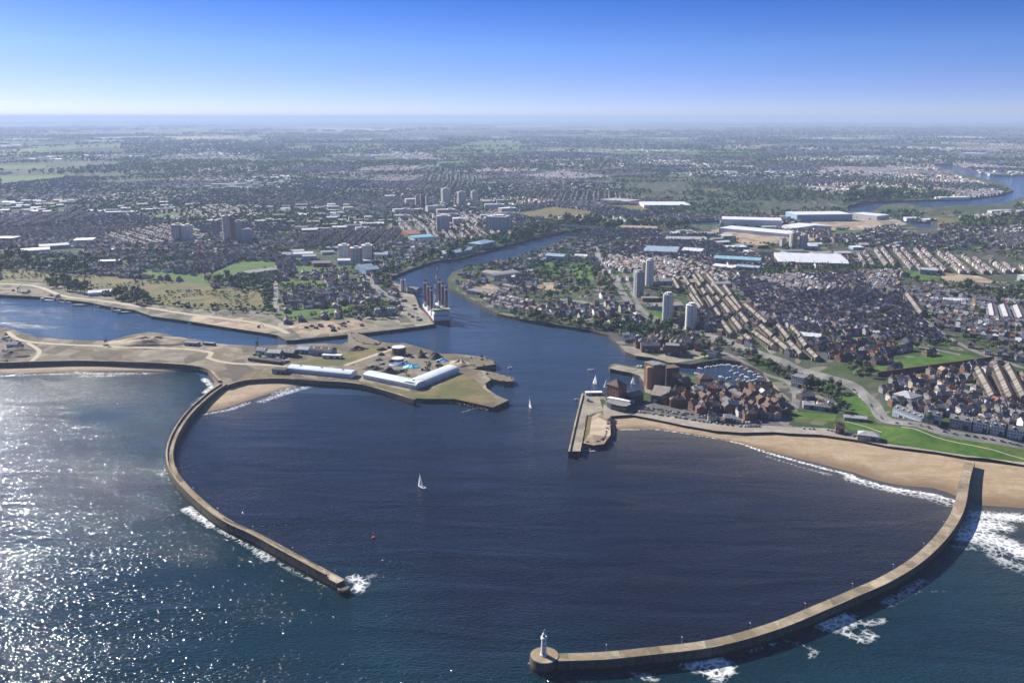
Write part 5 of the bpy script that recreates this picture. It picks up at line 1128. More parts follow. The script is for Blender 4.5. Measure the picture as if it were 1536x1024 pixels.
# boats in the marina
GM = 'boats moored in the marina'
rnd = random.Random(5)
spots = [(1050, 553), (1060, 551), (1068, 550), (1076, 549), (1085, 548), (1094, 548), (1102, 549.5), (1110, 551), (1118, 554), (1126, 558), (1134, 562), (1140, 566), (1132, 570), (1124, 572), (1115, 571), (1106, 570), (1120, 566), (1112, 563), (1104, 560), (1096, 557), (1046, 561), (1082, 566), (1092, 567)]
k1 = k2 = None
for i, (px, py) in enumerate(spots):
    x, y, z = at0(px, py); rz = rnd.choice((.5, .7, 2.2, 2.4)) + rnd.uniform(-.2, .2)
    if i % 2:
        if k1 is None: k1 = motorboat('white motorboat moored among the marina boats', x, y, z, rz, 8.5, None, GM)
        else: c_ = copy_tree(k1); c_.location = (x, y, z); c_.rotation_euler.z = rz
    else:
        if k2 is None: k2 = sailboat('yacht with lowered sails moored among the marina boats', x, y, z, rz, 9, False, 0, GM)
        else: c_ = copy_tree(k2); c_.location = (x, y, z); c_.rotation_euler = (0, 0, rz)
# dock craft on the west side
def barge(label, px, py, rz, L, mat, house=True):
    t = thing('barge', label, 'barge', at0(px, py), rz)
    hull_mb(L, L * .26, -.5, 2.0).build('hull', mat, t); m = MB(); m.box(-L * .05, 0, 1.95, L * .55, L * .17, .5); m.build('hatch', GREYM, t)
    if house:
        m = MB(); m.box(-L * .33, 0, 1.98, L * .14, L * .17, 3.6); w = m.build('wheelhouse', HULLW, t); m = MB(); m.box(-L * .33, 0, 4.2, L * .145, L * .175, .9); m.build('window_band', GLASS, w)
        m = MB(); m.tube((-L * .33, 0, 5.4), (-L * .33, 0, 10), .1, 5); m.build('mast', GREYM, t)
barge('white work barge, leftmost of the boats along the far dock quay', 71, 451.5, -.12, 28, HULLW); barge('small white boat beside the leftmost work barge on the dock quay', 90, 454, -.15, 14, HULLW); barge('white launch between the work barge and the black barge', 101, 455, -.15, 14, HULLW)
barge('broad black barge moored along the far dock quay', 120, 458.5, .05, 26, HULLD, False); barge('small tug off the far dock quay', 145, 461.5, .4, 9, HULLW); barge('white workboat alongside the dark barge by the quay ruins', 174, 467, .2, 17, HULLW); barge('dark barge by the quay ruins', 187, 469.5, .2, 25, HULLD); barge('tiny white boat near the pale quay', 285, 486.5, -.2, 8, HULLW, False)
# red buoy with its marker
t = thing('buoy', 'small red navigation buoy floating in the harbour beyond the breakwater tip', 'buoy', at0(560, 806)); RB = paint('buoy_red', (.45, .08, .05), .5)
m = MB(); m.lathe([(1.2, -.4), (1.4, .2), (1.2, .8), (.5, .9)], 14); m.build('float', RB, t)
m = MB(); [m.tube((.8 * math.cos(a), .8 * math.sin(a), .8), (.15 * math.cos(a), .15 * math.sin(a), 4), .09, 5) for a in (0, 2.1, 4.2)]; m.build('tower', RB, t); m = MB(); m.lathe([(.3, 4), (.5, 4.3), (.3, 4.8)], 10); m.build('lamp', RB, t)
# cars
CARC = [('white', (.7, .7, .7)), ('silver', (.4, .41, .43)), ('black', (.025, .025, .028)), ('blue', (.05, .09, .22)), ('red', (.3, .03, .025)), ('grey', (.13, .135, .14))]
def car_proto(nm, c):
    m_ = bpy.data.materials.new('car_' + nm); m_.use_nodes = True; b = m_.node_tree.nodes['Principled BSDF']; b.inputs['Base Color'].default_value = (*c, 1); b.inputs['Roughness'].default_value = .25; b.inputs['Coat Weight'].default_value = .6
    body = MB(); prof = [(-2.1, .35), (2.1, .35), (2.15, .8), (1.2, .98), (-2.05, 1.0)]
    vs = [(x, s * .88, z) for s in (-1, 1) for x, z in prof]; body.add(vs, [tuple(range(5)), tuple(range(9, 4, -1))] + [(i, i + 5, (i + 1) % 5 + 5, (i + 1) % 5) for i in range(5)])
    roof = [(-1.9, .98), (1.1, .98), (.35, 1.5), (-1.45, 1.5)]; cab = MB(); vs = [(x, s * (.8 if z < 1.2 else .64), z) for s in (-1, 1) for x, z in roof]; cab.add(vs, [(0, 1, 2, 3), (7, 6, 5, 4)] + [(i, i + 4, (i + 1) % 4 + 4, (i + 1) % 4) for i in range(4)])
    top = MB(); top.box(-.55, 0, 1.5, 1.7, 1.24, .06)
    wh = MB()
    wh.tube((0, -.1, .33), (0, .1, .33), .33, 10)
    return body.mesh('car_body', m_), cab.mesh('car_cabin', GLASS), top.mesh('car_roof', m_), wh.mesh('car_wheel', DARK)
CARM = [(nm, car_proto(nm, c)) for nm, c in CARC]
def car(x, y, z, rz, where, group):
    nm, ms = CARM[rnd.choices(range(6), (5, 4, 3, 2, 1, 4))[0]]
    t = thing('parked_car' if 'parked' in where else 'car', f'{nm} car {where}', 'car', (x, y, z), rz, f'{nm} {group}')
    for n_, me in zip(('body', 'cabin', 'roof'), ms):
        o = bpy.data.objects.new(n_, me); COL.objects.link(o); o.parent = t
    for wx in (-1.3, 1.3):
        for wy in (-.86, .86):
            o = bpy.data.objects.new('wheel', ms[3]); COL.objects.link(o); o.parent = t; o.location = (wx, wy, 0)
def cars_along(line, n, where, group, off=0, perp=False, jit=.2):
    L = resample(line, 1.0, False); Lm = len(L); used = sorted(rnd.sample(range(2, Lm - 2), min(n, Lm - 4)))
    last = -9
    for i in used:
        if i - last < (2.8 if perp else 6): continue
        last = i; a, b = np.array(L[i - 1]), np.array(L[i + 1]); d = (b - a) / np.linalg.norm(b - a); q = np.array(L[i]) + np.array((-d[1], d[0])) * off
        car(q[0], q[1], H1(*q) + .02, math.atan2(d[1], d[0]) + (PI / 2 if perp else 0) + rnd.uniform(-.04, .04), where, group)
pr = [(955, 619), (1000, 625), (1050, 633), (1112, 641), (1150, 641)]
for o_ in (3, 15, 21): cars_along([GL(*p)[:2] for p in pr], 46, 'parked on the seafront car park behind the beach wall', 'cars parked behind the beach wall', o_, True)
cars_along([GL(*p)[:2] for p in ((1340, 637), (1400, 648), (1450, 657), (1536, 673))], 24, 'parked along the seafront road above the green bank', 'cars parked above the green bank', 4)
cars_along([GL(*p)[:2] for p in ((1150, 536), (1200, 557), (1285, 584), (1312, 608), (1330, 630))], 16, 'driving on the wide coast road', 'cars on the coast road', -3)
cars_along([GL(*p)[:2] for p in ((1190, 642), (1240, 645), (1285, 656))], 14, 'parked near the small brown beach hut', 'cars parked near the beach hut', 1, True)
# rock armour: boulders heaped along the shore
def rocks(label, line, width, n, s0, s1, mat, zt=3.2, slope=True):
    r = np.random.default_rng(n); m = MB(); L = resample(line, 1.0); ico = [(0, 0, 1), (.89, 0, .45), (.28, .85, .45), (-.72, .53, .45), (-.72, -.53, .45), (.28, -.85, .45), (.72, .53, -.45), (-.28, .85, -.45), (-.89, 0, -.45), (-.28, -.85, -.45), (.72, -.53, -.45), (0, 0, -1)]
    fs = [(0, 1, 2), (0, 2, 3), (0, 3, 4), (0, 4, 5), (0, 5, 1), (1, 6, 2), (2, 7, 3), (3, 8, 4), (4, 9, 5), (5, 10, 1), (6, 7, 2), (7, 8, 3), (8, 9, 4), (9, 10, 5), (10, 6, 1), (11, 7, 6), (11, 8, 7), (11, 9, 8), (11, 10, 9), (11, 6, 10)]
    for k in range(n):
        i = r.integers(1, len(L) - 1); a, b = np.array(L[i - 1]), np.array(L[min(i + 1, len(L) - 1)]); d = (b - a) / (np.linalg.norm(b - a) + 1e-6); t = r.random(); q = np.array(L[i]) + np.array((d[1], -d[0])) * width * t
        s = r.uniform(s0, s1); sc = s * r.uniform(.6, 1.2, 3); a_ = r.random() * 6.28; c_, s_ = math.cos(a_), math.sin(a_); z = zt * (1 - t) if slope else zt * r.random()
        m.add([(q[0] + (x * c_ - y * s_) * sc[0], q[1] + (x * s_ + y * c_) * sc[1], z + zz * sc[2]) for x, y, zz in (np.array(ico) * r.uniform(.8, 1.15, (12, 1)))], fs)
    o = m.build('rock_armour', mat); tag(o, label, None, None, 'stuff'); return o
RK = mottled('boulder', (.075, .065, .055), (.2, .175, .14), .4, .95, .4, (.05, .045, .04), .15)
rocks('grey boulders along the south shore of the spit lawn', [G(*p, 3) for p in ((624, 599), (640, 597), (681, 598), (708, 604), (738, 611))], 7, 420, .8, 2.0, RK, 4)
rocks('dark boulders heaped at the end of the old mole', [G(*p, 3) for p in ((870, 664), (888, 665), (902, 662), (909, 650), (911, 635), (914, 628))], 9, 420, .9, 2.4, RK, 4.5)
rocks('boulders along the inlet of the spit', [G(*p, 3) for p in ((705, 562), (715, 568), (727, 574), (729, 585), (744, 596))], -5, 160, .7, 1.8, RK, 3.5)
rocks('stones along the dock shore of the spit', [G(*p, 3) for p in ((40, 508), (80, 511), (140, 515), (166, 516))], -4, 140, .8, 2.0, COAL, 4)

# goods and clutter on the dock yards
def stack(px, py, k, label, group):
    x, y, z = GL(px, py); t = thing('material_stack', label, 'stack', (x, y, z), rnd.uniform(0, 3), group); c_ = (COAL, RK, GREYM, COAL, TIM, SHEETG)[k % 6]
    L, W = rnd.uniform(4, 12), rnd.uniform(2.2, 5); m = MB(); m.box(0, 0, -.3, L, W, rnd.uniform(1, 2.6) + .3, 0, .93); m.build('bottom_layer', c_, t)
    zt = max(v[2] for v in m.v); m = MB(); m.box(rnd.uniform(-.8, .8), 0, zt + .002, L * .6, W * .75, rnd.uniform(.6, 1.6), .06, .9); m.build('top_layer', (c_, SHEETG, COAL)[k % 3], t)
YARDS = [([(560, 522), (600, 520), (680, 540), (655, 556), (600, 558), (560, 545)], 30, 'dark stack of stored goods in the scrap yard by the L-shaped shed', 'stacks in the scrap yard'), ([(385, 528), (440, 538), (430, 545), (380, 540)], 16, 'stack of goods among the small dock sheds at the head of the spit', 'stacks among the small dock sheds'),
    ([(5, 500), (30, 512), (40, 530), (5, 545)], 18, 'stack of goods beside the spoil heaps of the west dock', 'stacks beside the spoil heaps'), ([(440, 490), (530, 482), (560, 490), (480, 500)], 18, 'stack of goods on the open pale yard opposite the spit', 'stacks on the open pale yard'),
    ([(600, 445), (625, 460), (645, 482), (630, 487), (605, 465)], 14, 'stack of goods on the wharf beside the moored jack-up vessel', 'stacks on the wharf'), ([(0, 434), (60, 438), (120, 450), (60, 444)], 12, 'stack of goods on the far dock quay', 'stacks on the far dock quay')]
for pts, n_, lb, gr in YARDS:
    pg = np.array(lpoly(pts)); P = RNG.uniform(pg.min(0), pg.max(0), (n_ * 6, 2)); ok = pip(P, lpoly(pts))
    for e_ in EXCL + [buffer(l, w + 4) for l, w in ROADS + TRACKS]: ok &= ~pip(P, e_)
    for k, q in enumerate(P[ok][:n_]):
        px_, py_, _ = PX(q[0], q[1], 5); stack(px_, py_, rnd.randrange(6), lb, gr)
# ------------------------------------------------------------------ streets of houses
HOLD = [p for nm, ps in AREAS if nm not in ('dock_ground', 'farmland', 'paving') for p in ps]
MOLE = lpoly([(845, 585), (925, 585), (940, 628), (925, 690), (845, 690)])
ROADP = AREAS[0][1] + AREAS[1][1]
SLT, BRN, RED, PAL, WHT, TAN = (.078, .078, .094), (.09, .07, .062), (.19, .1, .075), (.3, .3, .31), (.62, .62, .63), (.33, .26, .18)
W_BR, W_CR, W_WH, W_GR, W_TN = (.15, .108, .095), (.4, .36, .3), (.52, .52, .5), (.23, .23, .24), (.3, .23, .16)
ROOFN = {SLT: 'dark slate', BRN: 'brown tiled', RED: 'red tiled', PAL: 'pale grey', WHT: 'white', TAN: 'tan tiled'}
WALLN = {W_BR: 'brick', W_CR: 'cream', W_WH: 'white', W_GR: 'grey', W_TN: 'stone'}
DARKROOFS = [(SLT, .62), (BRN, .2), (PAL, .1), (RED, .04), (TAN, .04)]
MIXROOFS = [(SLT, .5), (BRN, .16), (RED, .06), (PAL, .2), (TAN, .05), (WHT, .03)]
BRICKROOFS = [(BRN, .52), (SLT, .33), (RED, .09), (PAL, .06)]
WALLS = [(W_BR, .4), (W_CR, .14), (W_WH, .18), (W_GR, .2), (W_TN, .08)]
ZONES = [  # polygon, angle, row pitch, house width, depth, eaves, gap chance, roofs, walls, where
 (lpoly([(972, 612), (992, 594), (1030, 590), (1045, 580), (1110, 583), (1148, 580), (1160, 600), (1188, 608), (1178, 634), (1120, 630), (1060, 620), (1010, 614)]), .2, 15, 10, 9, 7.2, .06, [(BRN, .5), (SLT, .4), (RED, .06), (PAL, .04)], [(W_BR, .88), (W_CR, .05), (W_WH, .03), (W_TN, .04)], 'in the brick quarter by the beach car park', 1),
 (lpoly([(1060, 622), (1120, 632), (1178, 636), (1183, 640), (1113, 638), (1064, 631)]), -.1, 16, 9, 8, 5.5, .55, BRICKROOFS, WALLS, 'touching the seafront car park', 1),
 (lpoly([(952, 519), (985, 506), (1030, 512), (1060, 521), (1038, 536), (1000, 529), (965, 526)]), .05, 17, 9, 9, 7, .12, BRICKROOFS, [(W_BR, .8), (W_CR, .2)], 'on the inner harbour point', 1),
 (lpoly([(1198, 582), (1225, 585), (1252, 600), (1258, 616), (1205, 619), (1198, 605)]), .0, 17, 9, 9, 5, .3, BRICKROOFS, WALLS, 'below the wooded slope', 1),
 (lpoly([(1318, 572), (1490, 548), (1536, 560), (1640, 580), (1640, 672), (1536, 649), (1420, 632), (1345, 618), (1326, 600)]), .12, 23, 7.2, 9, 6.2, .1, DARKROOFS, WALLS, 'behind the seafront terraces', 1),
 (lpoly([(1232, 524), (1262, 512), (1370, 526), (1405, 533), (1320, 548), (1300, 556), (1255, 551)]), .45, 24, 10, 9, 5.2, .12, [(RED, .3), (BRN, .3), (SLT, .3), (TAN, .1)], WALLS, 'inland of the recreation field', 1),
 (lpoly([(1090, 424), (1150, 416), (1345, 408), (1350, 445), (1376, 480), (1410, 507), (1380, 517), (1250, 502), (1210, 498), (1160, 490), (1130, 460)]), .62, 21, 5.6, 8.5, 6, .04, [(SLT, .62), (PAL, .18), (BRN, .14), (TAN, .06)], [(W_BR, .5), (W_GR, .5)], 'in the dense slate terraces', 1),
 (lpoly([(1350, 436), (1400, 428), (1640, 440), (1640, 560), (1536, 548), (1455, 525), (1415, 500), (1385, 470)]), -.5, 24, 7, 9, 6, .12, MIXROOFS, WALLS, 'on the north-east estate', 1),
 (lpoly([(815, 452), (870, 440), (905, 445), (960, 470), (1000, 494), (915, 490), (830, 476)]), .35, 27, 9, 9, 5.4, .25, MIXROOFS, WALLS, 'on the riverside estate', 1),
 (lpoly([(424, 436), (500, 412), (545, 428), (572, 446), (540, 454), (505, 459), (430, 466)]), .3, 27, 10, 9, 5.2, .25, MIXROOFS, [(W_WH, .3), (W_CR, .3), (W_BR, .4)], 'by the western lawns', 1),
]
def pick(opts, r):
    p = np.array([o[1] for o in opts]); c = np.cumsum(p / p.sum()); return np.searchsorted(c, r)
HX, HM = [], []      # numeric rows and zone ids
def blocked(P, margin=True):
    b = np.zeros(len(P), bool)
    for pg in HOLD + EXCL + [q[0] for q in TB]: b |= pip(P, pg)
    land = pip(P, MAIN)
    for h in HOLES: land &= ~pip(P, h)
    near = P[:, 1] < 3000
    if near.any():
        q = P[near]; d = pdist(q, MAIN[2:-3]); c = d < np.where(pip(q, MOLE), 200, 14); land[near] &= ~c
    for h in HOLES:
        for dd in (60, 120, 180, 250, 330): land &= ~pip(P * (1 + dd / np.hypot(P[:, 0], P[:, 1]))[:, None], h)
    return b | ~land
def rows_in(P0, ext, ang, pitch, wid, gap, rng):
    """positions along parallel streets: houses back to back in pairs of rows"""
    nr = int(ext / pitch) + 1; nc = int(ext / wid) + 1
    r, c = np.meshgrid(np.arange(-nr, nr + 1), np.arange(-nc, nc + 1), indexing='ij')
    r, c = r.ravel(), c.ravel()
    u = c * wid + rng.uniform(-.1, .1, len(c)) * wid * (gap > .08); v = r * pitch + np.where(r % 2, -pitch * .12, pitch * .12)
    keep = rng.random(len(c)) > gap
    blk = max(6, int(85 / wid)); keep &= ((c + 3 * (r // 2)) % blk != 0)
    u, v = u[keep], v[keep]
    ca, sa = math.cos(ang), math.sin(ang)
    return np.c_[P0[0] + u * ca - v * sa, P0[1] + u * sa + v * ca]
def add_houses(P, ang, w, d, e, roofs, walls, zid, rng, rise=.36, tr_=False):
    n = len(P)
    ri = pick(roofs, rng.random(n)); wi = pick(walls, rng.random(n))
    rc = np.array([o[0] for o in roofs])[ri]; wc = np.array([o[0] for o in walls])[wi]
    a = ang + rng.normal(0, .03, n)
    sw = w * (np.full(n, 1.05) if tr_ else rng.uniform(.85, 1.1, n))   # terraced: one eaves line, party walls touching
    sdp = d * (rng.uniform(.95, 1.04, n) if tr_ else rng.uniform(.85, 1.15, n)); ee = e * (rng.uniform(.92, 1.08, n) if tr_ else rng.uniform(.88, 1.15, n))
    if tr_: a = a * 0 + ang
    turn = rng.random(n) < (.12 if tr_ else .45 if zid < 0 else 0); a = a + turn * PI / 2; sw, sdp = np.where(turn, sdp, sw), np.where(turn, sw * (1 if tr_ else .95), sdp)
    big = rng.random(n) < .05; ee = ee * np.where(big, 1.35, 1); hgt = np.where(turn, np.minimum(sdp, d) * rise, d * rise)
    HX.append(np.c_[P, H(P), a, sw, sdp, ee, hgt * rng.uniform(.85, 1.2, n), rc, wc, np.full(n, zid)])
rng = np.random.default_rng(11)
zone_any = lambda P: np.any([pip(P, z[0]) for z in ZONES], axis=0)
for zi, (pg, ang, pitch, wid, dep, ev, gap, roofs, walls, where, tp) in enumerate(ZONES):
    c = np.mean(pg, 0); ext = max(np.ptp(np.array(pg), axis=0)) * .75
    P = rows_in(c, ext, ang, pitch, wid, gap, rng); P = P[pip(P, pg)]
    if zi == 6:     # several street blocks, each with its own direction
        cs = np.array([GL(px_, py_)[:2] for px_, py_ in ((1120, 432), (1160, 465), (1190, 425), (1225, 470), (1262, 422), (1290, 455), (1320, 490), (1335, 425), (1250, 492))]); angs = (.62, .5, -1.0, .66, .35, .9, .72, -.85, .25); PP, AA = [], []
        for k_, c_ in enumerate(cs):
            Q_ = rows_in(c_, 420, angs[k_], pitch + rng.uniform(-1.5, 3), wid, gap, rng); Q_ = Q_[pip(Q_, pg)]; Q_ = Q_[((Q_[:, None] - cs[None]) ** 2).sum(2).argmin(1) == k_]; Q_ = Q_[~blocked(Q_)]
            add_houses(Q_, angs[k_], wid, dep, ev, roofs, walls, zi, rng, tr_=True)
        continue
    if zi == 0:
        P = P + rng.uniform(-3, 3, P.shape)
    P = P[~blocked(P)]
    for sgn in range(1):
        A = np.full(len(P), ang)
        if zi in (0, 2, 3): A = ang + np.where(rng.random(len(P)) < .35, PI / 2, 0) + rng.normal(0, .12, len(P))
        add_houses(P, A, wid * (1.0 if zi else rng.uniform(.8, 1.5, len(P))), dep, ev, roofs, walls, zi, rng, tr_=zi in (4, 6))
# the rest of the town, cell by cell
cells = []
y = 1250
while y < 14000:
    st = 300 if y < 3200 else 420 if y < 6000 else 700
    x = -(.64 * y + 300)
    while x < .64 * y + 300:
        cells.append((x + rng.uniform(-.35, .35) * st, y + rng.uniform(-.35, .35) * st, st)); x += st
    y += st
FRONT = lpoly([(905, 540), (1040, 540), (1120, 536), (1300, 545), (1340, 560), (1700, 570), (1760, 760), (850, 760), (840, 560)])
CE = np.array(cells)
urb = vnoise(CE[:, :2], 1700, 5) * .6 + vnoise(CE[:, :2], 600, 6) * .4
typ = rng.random(len(CE))
UNITS = []
def nearest_cell(P, k):
    near = np.where(np.hypot(CE[:, 0] - CE[k, 0], CE[:, 1] - CE[k, 1]) < CE[k, 2] * 3)[0]
    d = ((P[:, None, :] - CE[near][None, :, :2]) ** 2).sum(2); return near[d.argmin(1)] == k
for k, (cx, cy, st) in enumerate(CE):
    thr = .28 if cy < 5000 else .33 if cy < 7500 else .45
    if urb[k] < thr: continue
    far = cy > 3200; vfar = cy > 6000
    indus = typ[k] < .15
    if indus:
        P = rows_in((cx, cy), st, rng.uniform(0, PI), 48, 55, .3, rng)
        P = P[nearest_cell(P, k)]; P = P[~zone_any(P)] if len(P) else P
        if len(P): P = P[~blocked(P) & ~pip(P, FRONT)]
        for p in P: UNITS.append((p[0], p[1], rng.uniform(0, .4), rng.uniform(22, 48), rng.uniform(14, 30), rng.uniform(5, 9)))
        continue
    ang = rng.uniform(0, PI); terr = typ[k] > .55
    pitch, wid, dep, ev, gap = (22, 6, 8.5, 6, .05) if terr else (29, 10.5, 8.5, 5.2, .15)
    if far: wid *= 1.7; ev *= 1.05
    if vfar: wid *= 1.6; pitch *= 1.6; dep *= 1.35; gap = .35
    P = rows_in((cx, cy), st * 1.1, ang, pitch, wid, gap, rng); P = P[nearest_cell(P, k)]
    if not len(P): continue
    P = P[vnoise(P, 160, 9) > .14]
    P = P[~zone_any(P)]
    if not len(P): continue
    P = P[~blocked(P) & ~pip(P, FRONT)]
    if len(P): add_houses(P, ang, wid * .97, dep, ev, DARKROOFS if terr else MIXROOFS, [(W_BR, .5), (W_GR, .42), (W_WH, .08)] if terr else WALLS, -1, rng, tr_=terr)
HX = np.concatenate(HX)
# tops: which ones show largest in the frame
pxs = 768 + F * HX[:, 0] / (HX[:, 1] * CP + (HC - HX[:, 2]) * SP); dep_ = HX[:, 1] * CP + (HC - HX[:, 2]) * SP
pys = 512 - F * (HX[:, 1] * SP - (HC - HX[:, 2]) * CP) / dep_
infr = (pxs > 4) & (pxs < 1532) & (pys < 1020)
keep = (pxs > -260) & (pxs < 1800); HX, dep_, infr, pxs = HX[keep], dep_[keep], infr[keep], pxs[keep]
size = np.where(infr, np.sqrt(HX[:, 4] * (HX[:, 6] + HX[:, 7] + HX[:, 5] * .4)) / dep_, 0)
order = np.argsort(-size); order = order[HX[order, 14] >= 0][:300]
ind = np.zeros(len(HX), bool); ind[order] = True
def attr_mat(name, rough=.85, var=.25, sc=.4):
    n = N(name); c = n.attr('col').outputs['Color']; f = n.noise(n.pos(), sc, 3, .6)
    k = n.math('MULTIPLY_ADD', f, var * 2, 1 - var)
    n.set(color=n.mix(1.0, c, n.n('ShaderNodeCombineColor', i_0=k, i_1=k, i_2=k).outputs[0], 'MULTIPLY'), rough=rough, spec=.25); return n.m
def houses_mesh(R, name, mat, hip=None):
    n = len(R); x, y, z, a, w, d, e, rs = R[:, :8].T; c, s = np.cos(a), np.sin(a)
    def pt(u, v, zz): return np.stack([x + u * c - v * s, y + u * s + v * c, zz], 1)
    hw, hd = w / 2, d / 2
    V = np.stack([pt(-hw, -hd, z - 3), pt(hw, -hd, z - 3), pt(hw, hd, z - 3), pt(-hw, hd, z - 3), pt(-hw, -hd, z + e), pt(hw, -hd, z + e), pt(hw, hd, z + e), pt(-hw, hd, z + e), pt(-hw, 0 * hd, z + e + rs), pt(hw, 0 * hd, z + e + rs)], 1)
    Q = np.array([(0, 1, 5, 4), (1, 2, 6, 5), (2, 3, 7, 6), (3, 0, 4, 7), (4, 5, 9, 8), (6, 7, 8, 9)]); T = np.array([(5, 6, 9), (7, 4, 8)])
    off = np.arange(n)[:, None, None] * 10
    jit = RNG.uniform(.8, 1.2, (n, 1)); wc, rc = R[:, 11:14] * jit * 1.25, R[:, 8:11] * RNG.uniform(1.0, 2.3, (n, 1)) * np.where(R[:, 8:9] > .25, .6, 1)
    qc = np.stack([wc, wc, wc, wc, rc, rc], 1).reshape(-1, 3); tc_ = np.stack([wc, wc], 1).reshape(-1, 3)
    V = V.reshape(-1, 3); Qs = (Q[None] + off).reshape(-1, 4); Ts = (T[None] + off).reshape(-1, 3)
    # chimney stacks on the closer roofs
    nr = np.where((R[:, 1] < 2600))[0]
    if len(nr):
        q = R[nr]; m_ = len(nr); cw = .55; ux = q[:, 4] * .42; zt = q[:, 2] + q[:, 6] + q[:, 7]
        def p2(u, v, zz): return np.stack([q[:, 0] + u * np.cos(q[:, 3]) - v * np.sin(q[:, 3]), q[:, 1] + u * np.sin(q[:, 3]) + v * np.cos(q[:, 3]), zz], 1)
        cv = np.stack([p2(ux + i * cw, j * .8, zt + k) for k in (-1.2, 1.4) for i, j in ((-1, -1), (1, -1), (1, 1), (-1, 1))], 1).reshape(-1, 3)
        cq = np.array([(4, 5, 6, 7), (0, 1, 5, 4), (1, 2, 6, 5), (2, 3, 7, 6), (3, 0, 4, 7)])
        Qs = np.concatenate([Qs, (cq[None] + np.arange(m_)[:, None, None] * 8 + len(V)).reshape(-1, 4)]); qc = np.concatenate([qc, np.tile((.17, .11, .08), (m_ * 5, 1))]); V = np.concatenate([V, cv])
        # rear wings
        rw = nr[RNG.random(len(nr)) < .6]; q = R[rw]; m_ = len(rw); sd_ = np.where(RNG.random(m_) < .5, -1, 1) * 1.0; ww, wd = q[:, 4] * .27, 3.2
        yc = -(q[:, 5] / 2 + wd / 2 - .1); zt = q[:, 2] + q[:, 6] * .8
        cv = np.stack([p2(sd_ * q[:, 4] * .2 + i * ww, yc + j * wd / 2, (q[:, 2] - 3) if k == 0 else zt + (1.4 if j > 0 else 0)) for k in (0, 1) for i, j in ((-1, -1), (1, -1), (1, 1), (-1, 1))], 1).reshape(-1, 3)
        Qs = np.concatenate([Qs, (cq[None] + np.arange(m_)[:, None, None] * 8 + len(V)).reshape(-1, 4)]); qc = np.concatenate([qc, np.stack([R[rw, 8:11] * RNG.uniform(1, 2.6, (len(rw), 1))] + [np.where(RNG.random((len(rw), 1)) < .3, .5, R[rw, 11:14])] * 4, 1).reshape(-1, 3)]); V = np.concatenate([V, cv])
    o = np_mesh(name, V, Qs, Ts, mat, np.concatenate([qc, tc_])); o['kind'] = 'stuff'; o['label'] = 'streets of houses too many to count, running inland to the fields'; return o
houses_mesh(HX[~ind], 'houses', attr_mat('house_far'))
# the nearest 300 one by one
RM = {SLT: SLATE, BRN: BROWNR, RED: REDR, PAL: PALER, WHT: WHITER, TAN: TANR}
WM = {W_BR: BRICK, W_CR: CREAM, W_WH: WHITEW, W_GR: GREYW, W_TN: TANW}
PROTO = {}
def house_meshes(shape, wk, rk, w, d, e, rs):
    key = (shape, wk, rk, round(w), round(d), round(e), round(rs))
    if key in PROTO: return PROTO[key]
    w, d, e, rs = key[3:]; e += .2
    m = MB(); m.box(0, 0, -3, w, d, e + 3)
    if shape == 1: m.box(w * .2, -d / 2 - 1.7, -3, w * .5, 3.6, e + 1.6)
    if shape == 2: m.box(-w * .22, -d / 2 - .8, -3, w * .34, 1.7, e + 2.6)
    wall = m.mesh('wall', WM[wk]); m = MB(); o_ = .35
    if shape == 3:
        q = d / 2 * .9; P = [(-w / 2 - o_, -d / 2 - o_, e), (w / 2 + o_, -d / 2 - o_, e), (w / 2 + o_, d / 2 + o_, e), (-w / 2 - o_, d / 2 + o_, e), (-w / 2 + min(q, w / 2 - .1), 0, e + rs), (w / 2 - min(q, w / 2 - .1), 0, e + rs)]
        m.add(P, [(0, 1, 5, 4), (2, 3, 4, 5), (3, 0, 4), (1, 2, 5), (3, 2, 1, 0)])
    else:
        P = [(-w / 2 - o_, -d / 2 - o_, e - .25), (w / 2 + o_, -d / 2 - o_, e - .25), (w / 2 + o_, d / 2 + o_, e - .25), (-w / 2 - o_, d / 2 + o_, e - .25), (-w / 2 - o_, 0, e + rs), (w / 2 + o_, 0, e + rs)]
        m.add(P, [(0, 1, 5, 4), (2, 3, 4, 5), (3, 0, 4), (1, 2, 5), (3, 2, 1, 0)])
    if shape == 1:
        x, g = w * .2, w * .27; m.add([(x - g, -d / 2 - 3.8, e - 1.5), (x + g, -d / 2 - 3.8, e - 1.5), (x + g, -d / 2 + .6, e - 1.4), (x - g, -d / 2 + .6, e - 1.4), (x, -d / 2 - 3.8, e - .2), (x, -d / 2 + .6, e - .1)], [(0, 1, 4), (1, 2, 5, 4), (3, 0, 4, 5)])
    if shape == 2:
        x, g = -w * .22, w * .19; m.add([(x - g, -d / 2 - 1.9, e - .5), (x + g, -d / 2 - 1.9, e - .5), (x + g, 0, e - .4), (x - g, 0, e - .4), (x, -d / 2 - 1.9, e + rs * .7), (x, -d * .1, e + rs * .72)], [(0, 1, 4), (1, 2, 5, 4), (3, 0, 4, 5)])
    roof = m.mesh('roof', RM[rk])
    m = MB(); m.box(w * .4, .2, e + rs * .4, .8, 1.5, rs * .6 + 1.5); m.lathe([(.17, e + rs + 1.5), (.15, e + rs + 2.1)], 6, (w * .4, -.2)); m.lathe([(.17, e + rs + 1.5), (.15, e + rs + 2.1)], 6, (w * .4, .6)); ch = m.mesh('chimney', MATS['chimney_brick'])
    PROTO[key] = (wall, roof, ch); return PROTO[key]
SHAPEN = ['gabled', 'gabled', 'cross-gabled', 'hip-roofed']
r3 = random.Random(3)
